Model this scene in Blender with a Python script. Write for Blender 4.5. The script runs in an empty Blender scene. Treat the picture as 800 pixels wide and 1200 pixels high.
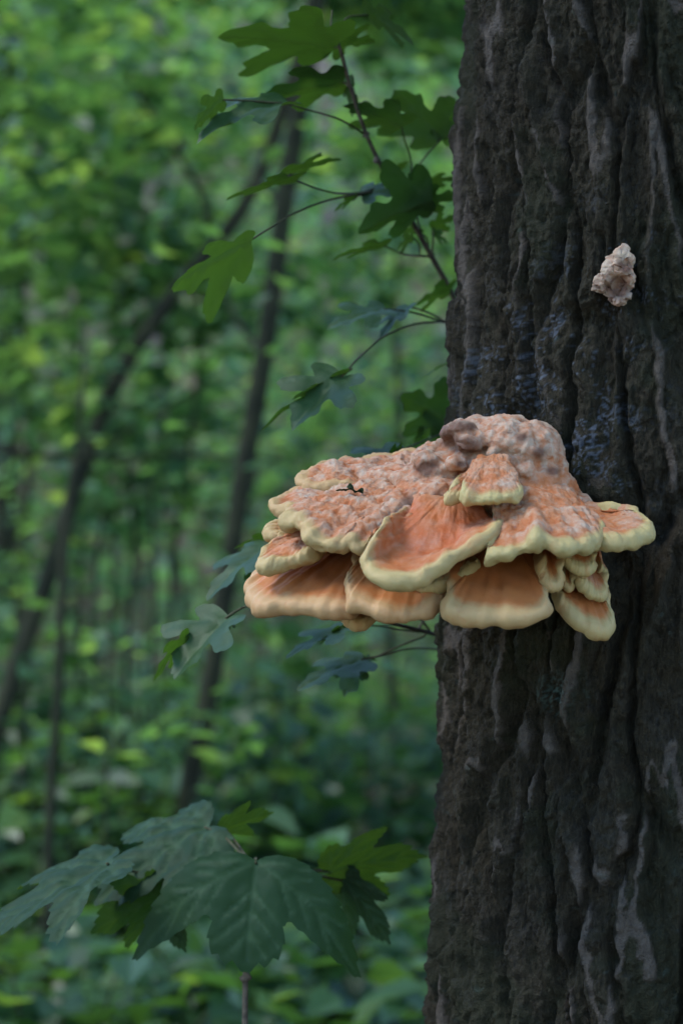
import bpy, math, random
import numpy as np
from mathutils import Vector, Matrix
from mathutils.geometry import delaunay_2d_cdt

# ------------------------------------------------------------------ camera
scene = bpy.context.scene
COL = scene.collection
CAMZ = 1.5
FPX = 50.0 / 22.5 * 1200.0          # focal length in photo pixels
cam_data = bpy.data.cameras.new('camera')
cam_data.sensor_fit = 'VERTICAL'
cam_data.sensor_height = 22.5
cam_data.sensor_width = 15.0
cam_data.lens = 50.0
cam_data.clip_start = 0.05
cam_data.clip_end = 400.0
cam_data.dof.use_dof = True
cam_data.dof.focus_distance = 2.05
cam_data.dof.aperture_fstop = 2.8
cam = bpy.data.objects.new('camera', cam_data)
cam.location = (0, 0, CAMZ)
cam.rotation_euler = (math.radians(90), 0, 0)
COL.objects.link(cam)
scene.camera = cam

# ------------------------------------------------------------------ world, sun, exposure
SUN_ELEV = math.radians(60)
SUN_AZ = math.radians(-98)          # from +Y (view direction) towards -X : light from the left
world = bpy.data.worlds.new('World')
scene.world = world
world.use_nodes = True
wn = world.node_tree
wn.nodes.clear()
sky = wn.nodes.new('ShaderNodeTexSky')
sky.sky_type = 'NISHITA'
sky.sun_disc = False
sky.sun_elevation = SUN_ELEV
sky.sun_rotation = SUN_AZ
sky.air_density = 1.0
sky.dust_density = 0.0
sky.ozone_density = 4.0
bg = wn.nodes.new('ShaderNodeBackground')
bg.inputs['Strength'].default_value = 0.15
wo = wn.nodes.new('ShaderNodeOutputWorld')
wn.links.new(sky.outputs[0], bg.inputs[0])
wn.links.new(bg.outputs[0], wo.inputs[0])

sun_data = bpy.data.lights.new('sun', 'SUN')
sun_data.energy = 1.5
sun_data.angle = math.radians(30)
sun_data.color = (1.0, 0.98, 0.93)
sun = bpy.data.objects.new('sun', sun_data)
sd = Vector((math.sin(SUN_AZ) * math.cos(SUN_ELEV), math.cos(SUN_AZ) * math.cos(SUN_ELEV), math.sin(SUN_ELEV)))
sun.rotation_euler = sd.to_track_quat('Z', 'Y').to_euler()
sun.location = (-3, 2, 12)
COL.objects.link(sun)

scene.view_settings.view_transform = 'Standard'
scene.view_settings.look = 'None'
scene.view_settings.exposure = 2.15
scene.view_settings.gamma = 1.0
scene.view_settings.use_curve_mapping = False
scene.render.engine = 'CYCLES'
scene.cycles.max_bounces = 7
scene.cycles.diffuse_bounces = 4
scene.cycles.glossy_bounces = 2
scene.cycles.transmission_bounces = 4
scene.cycles.transparent_max_bounces = 4
scene.cycles.use_denoising = True
scene.cycles.sample_clamp_indirect = 4.0

# ------------------------------------------------------------------ helpers
rng = np.random.default_rng(11)
random.seed(5)


def P(px, py, y):
    """photo pixel at a real distance y in front of the camera -> world point"""
    return Vector(((px - 400.0) / FPX * y, y, CAMZ - (py - 600.0) / FPX * y))


def smooth(a, b, x):
    t = np.clip((x - a) / (b - a), 0, 1)
    return t * t * (3 - 2 * t)


_G = np.array([[1, 1, 0], [-1, 1, 0], [1, -1, 0], [-1, -1, 0], [1, 0, 1], [-1, 0, 1], [1, 0, -1], [-1, 0, -1],
               [0, 1, 1], [0, -1, 1], [0, 1, -1], [0, -1, -1]], dtype=np.float64)


def _hash(i, j, k, s):
    h = (i.astype(np.uint32) * np.uint32(374761393)) ^ (j.astype(np.uint32) * np.uint32(668265263)) ^ \
        (k.astype(np.uint32) * np.uint32(2147483647 - 40503)) ^ np.uint32(s * 2654435 + 977)
    h = (h ^ (h >> np.uint32(13))) * np.uint32(1274126177)
    h = h ^ (h >> np.uint32(16))
    h = h * np.uint32(2246822519)
    return h ^ (h >> np.uint32(15))


def noise(p, seed=0):
    """gradient noise, about -1..1, p is (n,3)"""
    f = np.floor(p)
    i = f.astype(np.int64)
    d = p - f
    u = d * d * d * (d * (d * 6 - 15) + 10)
    out = 0.0
    for dx in (0, 1):
        wx = u[:, 0] if dx else 1 - u[:, 0]
        for dy in (0, 1):
            wy = u[:, 1] if dy else 1 - u[:, 1]
            for dz in (0, 1):
                wz = u[:, 2] if dz else 1 - u[:, 2]
                g = _G[_hash(i[:, 0] + dx, i[:, 1] + dy, i[:, 2] + dz, seed) % np.uint32(12)]
                v = g[:, 0] * (d[:, 0] - dx) + g[:, 1] * (d[:, 1] - dy) + g[:, 2] * (d[:, 2] - dz)
                out = out + wx * wy * wz * v
    return out


def fbm(p, octaves=4, seed=0, gain=0.5):
    a, s, out = 1.0, 1.0, 0.0
    for o in range(octaves):
        out = out + a * noise(p * s, seed + o * 17)
        a *= gain
        s *= 2.03
    return out


def voronoi(p, seed=0):
    f = np.floor(p)
    i = f.astype(np.int64)
    f1 = np.full(len(p), 9.0)
    f2 = np.full(len(p), 9.0)
    idv = np.zeros(len(p))
    for dx in (-1, 0, 1):
        for dy in (-1, 0, 1):
            for dz in (-1, 0, 1):
                a, b, c = i[:, 0] + dx, i[:, 1] + dy, i[:, 2] + dz
                h = _hash(a, b, c, seed)
                q = np.stack([f[:, 0] + dx + (h & np.uint32(1023)) / 1023.0,
                              f[:, 1] + dy + ((h >> np.uint32(10)) & np.uint32(1023)) / 1023.0,
                              f[:, 2] + dz + ((h >> np.uint32(20)) & np.uint32(1023)) / 1023.0], 1)
                dd = np.sqrt(((q - p) ** 2).sum(1))
                near = dd < f1
                f2 = np.where(near, f1, np.minimum(f2, dd))
                idv = np.where(near, (h % np.uint32(997)) / 997.0, idv)
                f1 = np.where(near, dd, f1)
    return f1, f2, idv


def tag(o, label=None, cat=None, group=None, kind=None):
    if label: o['label'] = label
    if cat: o['category'] = cat
    if group: o['group'] = group
    if kind: o['kind'] = kind
    return o


def link(o, parent=None):
    COL.objects.link(o)
    if parent is not None:
        o.parent = parent
        o.matrix_parent_inverse = parent.matrix_world.inverted()
    return o


def empty(name, loc):
    o = bpy.data.objects.new(name, None)
    o.empty_display_size = 0.1
    o.location = loc
    COL.objects.link(o)
    o.matrix_world = Matrix.Translation(Vector(loc))
    return o


def mesh_np(name, V, faces, mat, parent=None, smooth_shade=True, attrs=None):
    """V (n,3) array; faces list of (m,k) index arrays; attrs {name: (n,4)} point colours"""
    me = bpy.data.meshes.new(name)
    V = np.asarray(V, dtype=np.float32)
    me.vertices.add(len(V))
    me.vertices.foreach_set('co', V.ravel())
    faces = [np.asarray(f, dtype=np.int32) for f in faces if len(f)]
    nl = sum(f.size for f in faces)
    npoly = sum(len(f) for f in faces)
    me.loops.add(nl)
    me.polygons.add(npoly)
    me.loops.foreach_set('vertex_index', np.concatenate([f.ravel() for f in faces]))
    tot = np.concatenate([np.full(len(f), f.shape[1], dtype=np.int32) for f in faces])
    start = np.concatenate([[0], np.cumsum(tot)[:-1]]).astype(np.int32)
    me.polygons.foreach_set('loop_start', start)
    me.polygons.foreach_set('loop_total', tot)
    me.polygons.foreach_set('use_smooth', np.full(npoly, smooth_shade, dtype=bool))
    if attrs:
        for k, a in attrs.items():
            at = me.attributes.new(k, 'FLOAT_COLOR', 'POINT')
            at.data.foreach_set('color', np.ascontiguousarray(a, dtype=np.float32).ravel())
    me.update(calc_edges=True)
    me.validate()
    if mat: me.materials.append(mat)
    o = bpy.data.objects.new(name, me)
    return link(o, parent)


def catmull(pts, n):
    pts = np.asarray(pts, dtype=np.float64)
    if len(pts) == 1:
        return np.repeat(pts, n, 0)
    Q = np.vstack([2 * pts[0] - pts[1], pts, 2 * pts[-1] - pts[-2]])
    seg = np.linalg.norm(np.diff(pts, axis=0), axis=1) + 1e-6
    cum = np.concatenate([[0], np.cumsum(seg)])
    t = np.linspace(0, cum[-1], n)
    k = np.clip(np.searchsorted(cum, t, side='right') - 1, 0, len(seg) - 1)
    u = ((t - cum[k]) / seg[k])[:, None]
    p0, p1, p2, p3 = Q[k], Q[k + 1], Q[k + 2], Q[k + 3]
    return 0.5 * ((2 * p1) + (-p0 + p2) * u + (2 * p0 - 5 * p1 + 4 * p2 - p3) * u ** 2 + (-p0 + 3 * p1 - 3 * p2 + p3) * u ** 3)


def tube_data(path, r0, r1, n=None, sides=8, wob=0.0, seed=0):
    path = [tuple(p) for p in path]
    n = n or max(6, 4 * len(path))
    c = catmull(path, n)
    T = np.gradient(c, axis=0)
    T /= np.linalg.norm(T, axis=1)[:, None] + 1e-9
    ref = np.array([0.3, 0.9, 0.2]) if abs(T[0, 1]) < 0.8 else np.array([1.0, 0.1, 0])
    N = np.cross(T, ref)
    N /= np.linalg.norm(N, axis=1)[:, None] + 1e-9
    B = np.cross(T, N)
    r = np.linspace(r0, r1, n)
    if wob:
        r = r * (1 + wob * noise(c * 9.0 + 3.3, seed))
    a = np.linspace(0, 2 * np.pi, sides, endpoint=False)
    V = c[:, None, :] + r[:, None, None] * (N[:, None, :] * np.cos(a)[None, :, None] + B[:, None, :] * np.sin(a)[None, :, None])
    V = V.reshape(-1, 3)
    i = np.arange(n - 1)[:, None] * sides
    j = np.arange(sides)[None, :]
    j2 = (j + 1) % sides
    F = np.stack([i + j, i + j2, i + sides + j2, i + sides + j], -1).reshape(-1, 4)
    V = np.vstack([V, c[:1], c[-1:]])
    m = n * sides
    jj = np.arange(sides)
    cap0 = np.stack([np.full(sides, m), (jj + 1) % sides, jj], 1)
    cap1 = np.stack([np.full(sides, m + 1), (n - 1) * sides + jj, (n - 1) * sides + (jj + 1) % sides], 1)
    return V, [F, np.vstack([cap0, cap1])]


def tube(name, path, r0, r1, mat, parent=None, **kw):
    V, F = tube_data(path, r0, r1, **kw)
    return mesh_np(name, V, F, mat, parent)


# ------------------------------------------------------------------ materials
class NT:
    def __init__(self, name):
        self.m = bpy.data.materials.new(name)
        self.m.use_nodes = True
        self.t = self.m.node_tree
        self.t.nodes.clear()
        self.out = self.n('ShaderNodeOutputMaterial')

    def n(self, typ, **kw):
        x = self.t.nodes.new(typ)
        for k, v in kw.items():
            setattr(x, k, v)
        return x

    def l(self, a, b):
        self.t.links.new(a, b)

    def noise(self, scale, detail=4, rough=0.55, vec=None, dist=0.0):
        x = self.n('ShaderNodeTexNoise')
        x.inputs['Scale'].default_value = scale
        x.inputs['Detail'].default_value = detail
        x.inputs['Roughness'].default_value = rough
        x.inputs['Distortion'].default_value = dist
        if vec is not None: self.l(vec, x.inputs['Vector'])
        return x.outputs['Fac']

    def ramp(self, fac, stops):
        x = self.n('ShaderNodeValToRGB')
        el = x.color_ramp.elements
        while len(el) < len(stops): el.new(0.5)
        for e, (p, c) in zip(el, stops):
            e.position = p
            e.color = (c[0], c[1], c[2], 1) if not isinstance(c, (int, float)) else (c, c, c, 1)
        self.l(fac, x.inputs[0])
        return x.outputs[0]

    def mix(self, fac, a, b, mode='MIX'):
        x = self.n('ShaderNodeMix', data_type='RGBA', blend_type=mode)
        if isinstance(fac, (int, float)): x.inputs[0].default_value = fac
        else: self.l(fac, x.inputs[0])
        for s, v in ((6, a), (7, b)):
            if isinstance(v, (tuple, list)): x.inputs[s].default_value = (v[0], v[1], v[2], 1)
            else: self.l(v, x.inputs[s])
        return x.outputs[2]

    def math(self, op, a, b=0.5, clamp=False):
        x = self.n('ShaderNodeMath', operation=op, use_clamp=clamp)
        for s, v in ((0, a), (1, b)):
            if isinstance(v, (int, float)): x.inputs[s].default_value = v
            else: self.l(v, x.inputs[s])
        return x.outputs[0]

    def attr(self, name):
        a = self.n('ShaderNodeAttribute', attribute_name=name)
        s = self.n('ShaderNodeSeparateColor')
        self.l(a.outputs['Color'], s.inputs[0])
        return s.outputs[0], s.outputs[1], s.outputs[2]

    def pos(self):
        return self.n('ShaderNodeNewGeometry').outputs['Position']

    def bump(self, h, strength=0.5, dist=0.002, normal=None):
        x = self.n('ShaderNodeBump')
        x.inputs['Strength'].default_value = strength
        x.inputs['Distance'].default_value = dist
        self.l(h, x.inputs['Height'])
        if normal is not None: self.l(normal, x.inputs['Normal'])
        return x.outputs[0]

    def bsdf(self, color, rough=0.7, spec=0.4, normal=None, sss=0.0, sss_scale=0.01, radius=(1, 0.5, 0.25)):
        x = self.n('ShaderNodeBsdfPrincipled')
        if isinstance(color, tuple): x.inputs['Base Color'].default_value = (*color, 1)
        else: self.l(color, x.inputs['Base Color'])
        if isinstance(rough, (int, float)): x.inputs['Roughness'].default_value = rough
        else: self.l(rough, x.inputs['Roughness'])
        x.inputs['Specular IOR Level'].default_value = spec
        if sss:
            x.inputs['Subsurface Weight'].default_value = sss
            x.inputs['Subsurface Scale'].default_value = sss_scale
            x.inputs['Subsurface Radius'].default_value = radius
        if normal is not None: self.l(normal, x.inputs['Normal'])
        return x.outputs[0]

    def done(self, shader):
        self.l(shader, self.out.inputs['Surface'])
        return self.m


def mat_bark():
    m = NT('bark')
    flat, dust, moss = m.attr('mask')
    hgt, lich, _ = m.attr('mask2')
    p = m.pos()
    n1 = m.noise(14, 5, 0.6, p)
    n2 = m.noise(120, 5, 0.65, p)
    n3 = m.noise(480, 3, 0.6, p)
    base = m.ramp(n1, [(0.3, (0.0127, 0.0093, 0.0042)), (0.5, (0.0214, 0.0159, 0.0074)), (0.7, (0.0194, 0.0169, 0.0068))])
    base = m.mix(m.ramp(n2, [(0.35, 0.0), (0.7, 0.7)]), base, (0.0348, 0.0261, 0.0136))
    mp = m.n('ShaderNodeMapping')
    mp.inputs['Scale'].default_value = (1, 1, 0.28)
    m.l(p, mp.inputs['Vector'])
    grain = m.noise(330, 4, 0.7, mp.outputs[0])
    base = m.mix(m.ramp(grain, [(0.50, 0.0), (0.68, 0.85)]), base, (0.0522, 0.0401, 0.0225))
    base = m.mix(m.ramp(grain, [(0.30, 0.8), (0.47, 0.0)]), base, (0.0053, 0.0039, 0.0021))
    base = m.mix(m.math('MULTIPLY', moss, 0.5), base, (0.0180, 0.0210, 0.0074))
    pale = m.mix(m.ramp(n2, [(0.3, 0.0), (0.65, 1.0)]), (0.0535, 0.0408, 0.0304), (0.0970, 0.0757, 0.0577))
    base = m.mix(flat, base, pale)
    base = m.mix(m.math('MULTIPLY', dust, 0.85), base, (0.1050, 0.1181, 0.1443))
    base = m.mix(lich, base, (0.1050, 0.1706, 0.1509))
    h = m.math('ADD', m.math('MULTIPLY', n2, 0.6), m.math('ADD', m.math('MULTIPLY', n3, 0.35), m.math('MULTIPLY', grain, 0.6)))
    b = m.bump(h, 1.0, 0.008)
    return m.done(m.bsdf(base, 0.85, 0.2, b))


def mat_bark_simple(name, c1, c2, sc=30):
    m = NT(name)
    p = m.pos()
    n1 = m.noise(sc, 5, 0.6, p)
    c = m.ramp(n1, [(0.35, c1), (0.65, c2)])
    return m.done(m.bsdf(c, 0.85, 0.2, m.bump(n1, 0.6, 0.004)))


def mat_fungus():
    m = NT('fungus_flesh')
    edge, bloom, tone = m.attr('mask')
    brown, deep, _ = m.attr('mask2')
    p = m.pos()
    nl = m.noise(22, 4, 0.6, p)
    nm = m.noise(125, 6, 0.7, p, 0.5)
    nf = m.noise(260, 4, 0.65, p)
    orange = m.ramp(nl, [(0.3, (0.3220, 0.0910, 0.0210)), (0.52, (0.3640, 0.1176, 0.0294)), (0.72, (0.3920, 0.1470, 0.0420))])
    deepc = m.mix(deep, orange, (0.3500, 0.0595, 0.0098))
    wh = m.attr('mask2')[2]
    nmw = m.math('ADD', nm, m.math('MULTIPLY', wh, 0.22))
    pink = m.ramp(nmw, [(0.42, (0.3360, 0.0910, 0.0238)), (0.54, (0.3710, 0.1365, 0.0546)), (0.67, (0.3850, 0.1995, 0.1155)), (0.82, (0.3990, 0.2940, 0.2100))])
    top = m.mix(bloom, deepc, pink)
    spot = m.ramp(m.noise(120, 3, 0.6, p, 0.6), [(0.63, 0.0), (0.70, 1.0)])
    top = m.mix(m.math('MULTIPLY', spot, m.math('MULTIPLY', bloom, 0.55)), top, (0.1400, 0.0770, 0.0700))
    cream = m.mix(tone, (0.372, 0.212, 0.092), (0.345, 0.268, 0.108))
    e = m.math('ADD', edge, m.math('MULTIPLY', m.math('SUBTRACT', nm, 0.5), 0.7))
    e = m.math('MULTIPLY', m.ramp(e, [(0.25, 0.0), (0.85, 1.0)]), m.ramp(edge, [(0.05, 0.0), (0.2, 1.0)]))
    c = m.mix(e, top, cream)
    c = m.mix(brown, c, (0.088, 0.034, 0.018))
    h = m.math('ADD', m.math('MULTIPLY', nm, 0.6), m.math('MULTIPLY', nf, 0.4))
    bs = m.n('ShaderNodeBump')
    m.l(m.math('ADD', m.math('MULTIPLY', bloom, 0.75), 0.14), bs.inputs['Strength'])
    bs.inputs['Distance'].default_value = 0.004
    m.l(h, bs.inputs['Height'])
    return m.done(m.bsdf(c, 0.62, 0.3, bs.outputs[0], 0.18, 0.006))


def mat_leaf(name, dark, light, trans, rough=0.42, spec=0.45, tw=0.42, use_attr=True, under=None):
    m = NT(name)
    if use_attr:
        r, vein, _ = m.attr('mask')
    else:
        r = m.n('ShaderNodeObjectInfo').outputs['Random']
        vein = None
    p = m.pos()
    nz = m.noise(90, 3, 0.6, p)
    c = m.mix(r, dark, light)
    c = m.mix(m.ramp(r, [(0.72, 0.0), (0.92, 0.8)]), c, (light[0] * 1.7, light[1] * 1.35, light[2]))
    c = m.mix(m.math('MULTIPLY', nz, 0.35), c, tuple(0.6 * x for x in dark))
    t = m.mix(r, tuple(0.45 * x for x in trans), tuple(1.2 * x for x in trans))
    t = m.mix(m.ramp(r, [(0.70, 0.0), (0.92, 0.9)]), t, (trans[0] * 2.3, trans[1] * 1.55, trans[2] * 1.3))
    if vein is not None and under is not None:
        c = m.mix(vein, c, under)
        t = m.mix(vein, t, tuple(0.45 * x for x in trans))
    nrm = m.bump(nz, 0.25, 0.002)
    d = m.bsdf(c, rough, spec, nrm)
    tr = m.n('ShaderNodeBsdfTranslucent')
    m.l(t, tr.inputs[0])
    mx = m.n('ShaderNodeMixShader')
    mx.inputs[0].default_value = tw
    m.l(d, mx.inputs[1])
    m.l(tr.outputs[0], mx.inputs[2])
    return m.done(mx.outputs[0])


def mat_ground():
    m = NT('leaf_litter')
    p = m.pos()
    n1 = m.noise(1.6, 5, 0.6, p)
    v = m.n('ShaderNodeTexVoronoi')
    v.inputs['Scale'].default_value = 22
    m.l(p, v.inputs['Vector'])
    s = m.n('ShaderNodeSeparateColor')
    m.l(v.outputs['Color'], s.inputs[0])
    c = m.ramp(s.outputs[0], [(0.1, (0.045, 0.032, 0.024)), (0.5, (0.10, 0.070, 0.055)), (0.9, (0.16, 0.12, 0.10))])
    c = m.mix(m.ramp(n1, [(0.4, 0.0), (0.65, 0.8)]), c, (0.03, 0.05, 0.015))
    return m.done(m.bsdf(c, 0.9, 0.2, m.bump(v.outputs['Distance'], 0.8, 0.02)))


M_BARK = mat_bark()
M_FUNGUS = mat_fungus()
M_STEM = mat_bark_simple('sapling_stem', (0.045, 0.035, 0.025), (0.10, 0.078, 0.055), 120)
M_PETIOLE = mat_bark_simple('petiole', (0.030, 0.034, 0.014), (0.055, 0.050, 0.024), 90)
M_BGBARK = mat_bark_simple('woodland_bark', (0.009, 0.010, 0.005), (0.024, 0.026, 0.012), 12)
M_FARBARK = mat_bark_simple('pinkish_bark', (0.11, 0.085, 0.08), (0.18, 0.14, 0.13), 8)
M_GROUND = mat_ground()
M_MAPLE = mat_leaf('maple_leaf', (0.024, 0.058, 0.020), (0.036, 0.080, 0.026), (0.070, 0.150, 0.010), 0.50, 0.24, 0.36, True, (0.07, 0.12, 0.05))
M_SYC = mat_leaf('sycamore_leaf', (0.012, 0.036, 0.015), (0.018, 0.046, 0.019), (0.075, 0.155, 0.010), 0.62, 0.16, 0.30, True, (0.05, 0.095, 0.045))
M_BGLEAF = mat_leaf('woodland_leaf', (0.022, 0.066, 0.040), (0.080, 0.165, 0.062), (0.17, 0.36, 0.06), 0.42, 0.35, 0.5)
M_FARLEAF = mat_leaf('far_leaf', (0.032, 0.090, 0.058), (0.085, 0.185, 0.085), (0.17, 0.37, 0.09), 0.45, 0.3, 0.5)
M_HERB = mat_leaf('herb_leaf', (0.018, 0.052, 0.024), (0.044, 0.100, 0.038), (0.11, 0.26, 0.03), 0.38, 0.36, 0.4)

# ------------------------------------------------------------------ ground
def ground_h(q):
    y = q[:, 1]
    t = np.clip(y - 14.0, 0, None)
    bank = 0.46 * np.minimum(t, 45.0) - 0.46 * 2.0 * (1 - np.exp(-t / 2.0))
    return 0.10 * noise(q * 0.35, 3) + 0.03 * noise(q * 1.7, 4) + bank


def build_ground():
    n = 120
    xs = np.concatenate([np.linspace(-150, -14, 20), np.linspace(-13.5, 13.5, n), np.linspace(14, 150, 20)])
    ys = np.concatenate([np.linspace(-120, -7, 16), np.linspace(-6.5, 40, 180), np.linspace(41, 220, 40)])
    X, Y = np.meshgrid(xs, ys, indexing='ij')
    q = np.stack([X.ravel(), Y.ravel(), np.zeros(X.size)], 1)
    Z = ground_h(q)
    V = q.copy()
    V[:, 2] = Z
    a, b = len(xs), len(ys)
    i = np.arange(a - 1)[:, None] * b + np.arange(b - 1)[None, :]
    F = np.stack([i, i + b, i + b + 1, i + 1], -1).reshape(-1, 4)
    o = mesh_np('forest_floor', V, [F], M_GROUND)
    tag(o, 'brown leaf littered woodland floor under the green plants', 'ground', kind='structure')


build_ground()

# ------------------------------------------------------------------ the big trunk
AX, AY = (778 - 400) / FPX * 2.28, 2.28
_ed = [(-3000, 561), (-400, 541), (0, 534), (300, 528), (470, 520), (730, 514.5), (950, 509), (1200, 497), (1600, 470), (2300, 400)]
_zz, _rr = [], []
_da = math.hypot(AX, AY)
for _py, _px in _ed:
    _zz.append(CAMZ - (_py - 600) / FPX * 2.26)
    _rr.append(_da * math.sin(math.atan2(378, FPX) - math.atan2(_px - 400, FPX)))
_o = np.argsort(_zz)
_zz, _rr = np.array(_zz)[_o], np.array(_rr)[_o]


def trunk_r(z):
    return np.interp(z, _zz, _rr) - 0.10 * 0 + np.where(z < 0.25, (0.25 - z) * 0.25, 0)


def trunk_front(px, py, off=0.0):
    """world point on the trunk surface along the camera ray through a pixel"""
    d = Vector(((px - 400) / FPX, 1, -(py - 600) / FPX))
    z = CAMZ + d.z * 2.08
    R = float(trunk_r(np.array([z]))[0])
    a = d.x ** 2 + 1
    b = -2 * (d.x * AX + AY)
    c = AX * AX + AY * AY - R * R
    disc = max(b * b - 4 * a * c, 0)
    t = (-b - math.sqrt(disc)) / (2 * a) - off
    return Vector((d.x * t, t, CAMZ + d.z * t))


def build_trunk():
    # angle measured so that 0 faces the camera (-Y)
    th = np.concatenate([np.linspace(-105, 78, 440), np.linspace(80, 253, 90)])
    th = np.radians(th)
    zs = np.concatenate([np.linspace(-0.15, 0.9, 60, endpoint=False), np.linspace(0.9, 2.12, 720, endpoint=False), np.linspace(2.12, 6.5, 130)])
    nth, nz = len(th), len(zs)
    TH, Z = np.meshgrid(th, zs, indexing='ij')
    TH, Z = TH.ravel(), Z.ravel()
    R = trunk_r(Z)
    dirx, diry = np.sin(TH), -np.cos(TH)
    R0 = 0.22
    p = np.stack([dirx * R0, diry * R0, Z], 1)
    # spiral lean of the grain + warp
    wz = np.stack([p[:, 0] * 6, p[:, 1] * 6, Z * 3.2], 1)
    wx = noise(wz, 1) * 0.030 + noise(wz * 2.6 + 7, 2) * 0.012
    th2 = TH + wx / R0 + 0.10 * (Z - 1.5)
    jag = np.stack([p[:, 0] * 75, p[:, 1] * 75, Z * 40], 1)
    th2 = th2 + (0.0042 * noise(jag, 6) + 0.0022 * noise(jag * 2.3, 7)) / R0
    q = np.stack([np.sin(th2) * R0, -np.cos(th2) * R0, Z + 0.006 * noise(jag + 5, 8)], 1)
    # braided ridges: furrows at the borders of long upright cells
    s1 = np.array([1 / 0.052, 1 / 0.052, 1 / 0.26])
    f1, f2, idv = voronoi(q * s1 + 0.31, 5)
    e1 = f2 - f1
    ridge = smooth(0.0, 0.19, e1)
    # finer splitting of the ridges
    s2 = np.array([1 / 0.030, 1 / 0.030, 1 / 0.15])
    n2 = noise(q * s2 + 4.2, 9)
    split = smooth(0.0, 0.22, np.abs(n2))
    s3 = np.array([1 / 0.021, 1 / 0.021, 1 / 0.045])
    g1, g2, gid = voronoi(q * s3 + noise(q * 40, 31)[:, None] * 0.35, 12)
    plate = smooth(0.0, 0.30, g2 - g1)
    s4 = np.array([1 / 0.0095, 1 / 0.0095, 1 / 0.019])
    c1, c2, cid = voronoi(q * s4 + noise(q * 90, 33)[:, None] * 0.4, 14)
    crumb = smooth(0.0, 0.35, c2 - c1) * (0.3 + 0.7 * cid)
    rough = fbm(q * np.array([72, 72, 20]), 4, 21, 0.6)
    fine = fbm(q * np.array([240, 240, 80]), 3, 25, 0.65)
    big = noise(q * np.array([9, 9, 3.0]), 41)
    # narrow braided crest lines
    lw = np.stack([q[:, 0] / 0.044, q[:, 1] / 0.044, Z / 0.25], 1)
    nA = noise(lw + 2.7, 57) + 0.30 * noise(lw * np.array([2.1, 2.1, 1.7]) + 1.3, 58)
    dth = 0.006
    qd = np.stack([np.sin(th2 + dth) * R0 / 0.044, -np.cos(th2 + dth) * R0 / 0.044, Z / 0.25], 1)
    nB = noise(qd + 2.7, 57) + 0.30 * noise(qd * np.array([2.1, 2.1, 1.7]) + 1.3, 58)
    dist = np.abs(nA) / np.maximum(np.abs(nB - nA) / (dth * R0), 8.0)
    lineA = 1 - smooth(0.0, 0.30, np.abs(nA))
    zone = smooth(1.20, 1.85, Z + 0.25 * noise(q * np.array([7, 7, 3]), 51)) * 0.68 + 0.32
    h = 0.0165 * ridge * (0.82 + 0.36 * idv) + 0.0050 * split + 0.0110 * lineA + 0.0040 * plate * (0.3 + 0.7 * gid) + 0.0042 * rough + 0.0018 * big + 0.0024 * crumb
    wid = 0.0046 * (0.45 + 1.0 * smooth(-0.3, 0.4, noise(q * np.array([20, 20, 7]), 59)))
    spine = 1 - smooth(wid * 0.75, wid * 1.15, dist + 0.0022 * rough + 0.0016 * fine)
    spine = spine * smooth(-0.06, 0.05, noise(q * np.array([22, 22, 6]), 60) + 0.45 * zone - 0.20) * smooth(0.25, 0.6, ridge)
    crest = spine
    h = h * (1 - 0.55 * spine) + 0.55 * spine * (0.0315 + 0.0015 * rough + 0.004 * (idv - 0.5))
    h = h + fine * 0.0028 * (1 - 0.7 * crest)
    # gnarled patches round the two fungi
    fc = trunk_front(600, 520)
    st = trunk_front(720, 328)
    X, Y = AX + dirx * R, AY + diry * R
    d_f = np.sqrt((X - fc.x) ** 2 + (Y - fc.y) ** 2 + (0.9 * (Z - fc.z)) ** 2)
    d_s = np.sqrt((X - st.x) ** 2 + (Y - st.y) ** 2 + (Z - st.z) ** 2)
    gn = np.exp(-(d_s / 0.07) ** 2) + 0.6 * np.exp(-(np.maximum(d_f - 0.08, 0) / 0.05) ** 2)
    gn = np.clip(gn, 0, 1)
    h = h + gn * (0.005 * noise(q * 45 + 9, 61) + 0.003 * noise(q * 90, 62))
    crest = crest * (1 - 0.9 * gn)
    dust = smooth(0.36, 0.66, noise(q * np.array([300, 300, 300]), 71) + 0.8 * noise(q * 28, 72)) * np.clip(
        1.0 * np.exp(-(d_s / 0.05) ** 2) + 0.9 * np.exp(-(np.maximum(d_f - 0.075, 0) / 0.05) ** 2) * (Z > 1.45) + 0.05, 0, 1)
    lp = trunk_front(645, 815)
    d_l = np.sqrt((X - lp.x) ** 2 + (Y - lp.y) ** 2 + (Z - lp.z) ** 2)
    lich = 0.7 * smooth(0.1, 0.4, noise(q * 300, 81) + 0.12) * np.exp(-(d_l / 0.016) ** 2)
    lich = np.clip(lich + smooth(0.62, 0.72, noise(q * 90, 83) + 0.25 * noise(q * 200, 84)) * 0.12, 0, 1)
    moss = smooth(-0.05, 0.35, noise(q * np.array([13, 13, 6]), 91) + 0.3 * noise(q * 60, 92)) * (1 - crest)
    rr = R - 0.032 + h
    V = np.stack([AX + dirx * rr, AY + diry * rr, Z], 1)
    i = np.arange(nth)[:, None] * nz
    i2 = ((np.arange(nth) + 1) % nth)[:, None] * nz
    k = np.arange(nz - 1)[None, :]
    F = np.stack([i + k, i2 + k, i2 + k + 1, i + k + 1], -1).reshape(-1, 4)
    one = np.ones_like(h)
    a1 = np.stack([crest, dust, moss, one], 1)
    a2 = np.stack([np.clip(h / 0.02, 0, 1), lich, 0 * one, one], 1)
    root = empty('big_tree', (AX, AY, 0))
    tag(root, 'thick upright tree trunk with deeply furrowed dark bark carrying the orange fungus', 'tree')
    mesh_np('trunk', V, [F], M_BARK, root, True, {'mask': a1, 'mask2': a2})
    return root


BIG = build_trunk()

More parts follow.
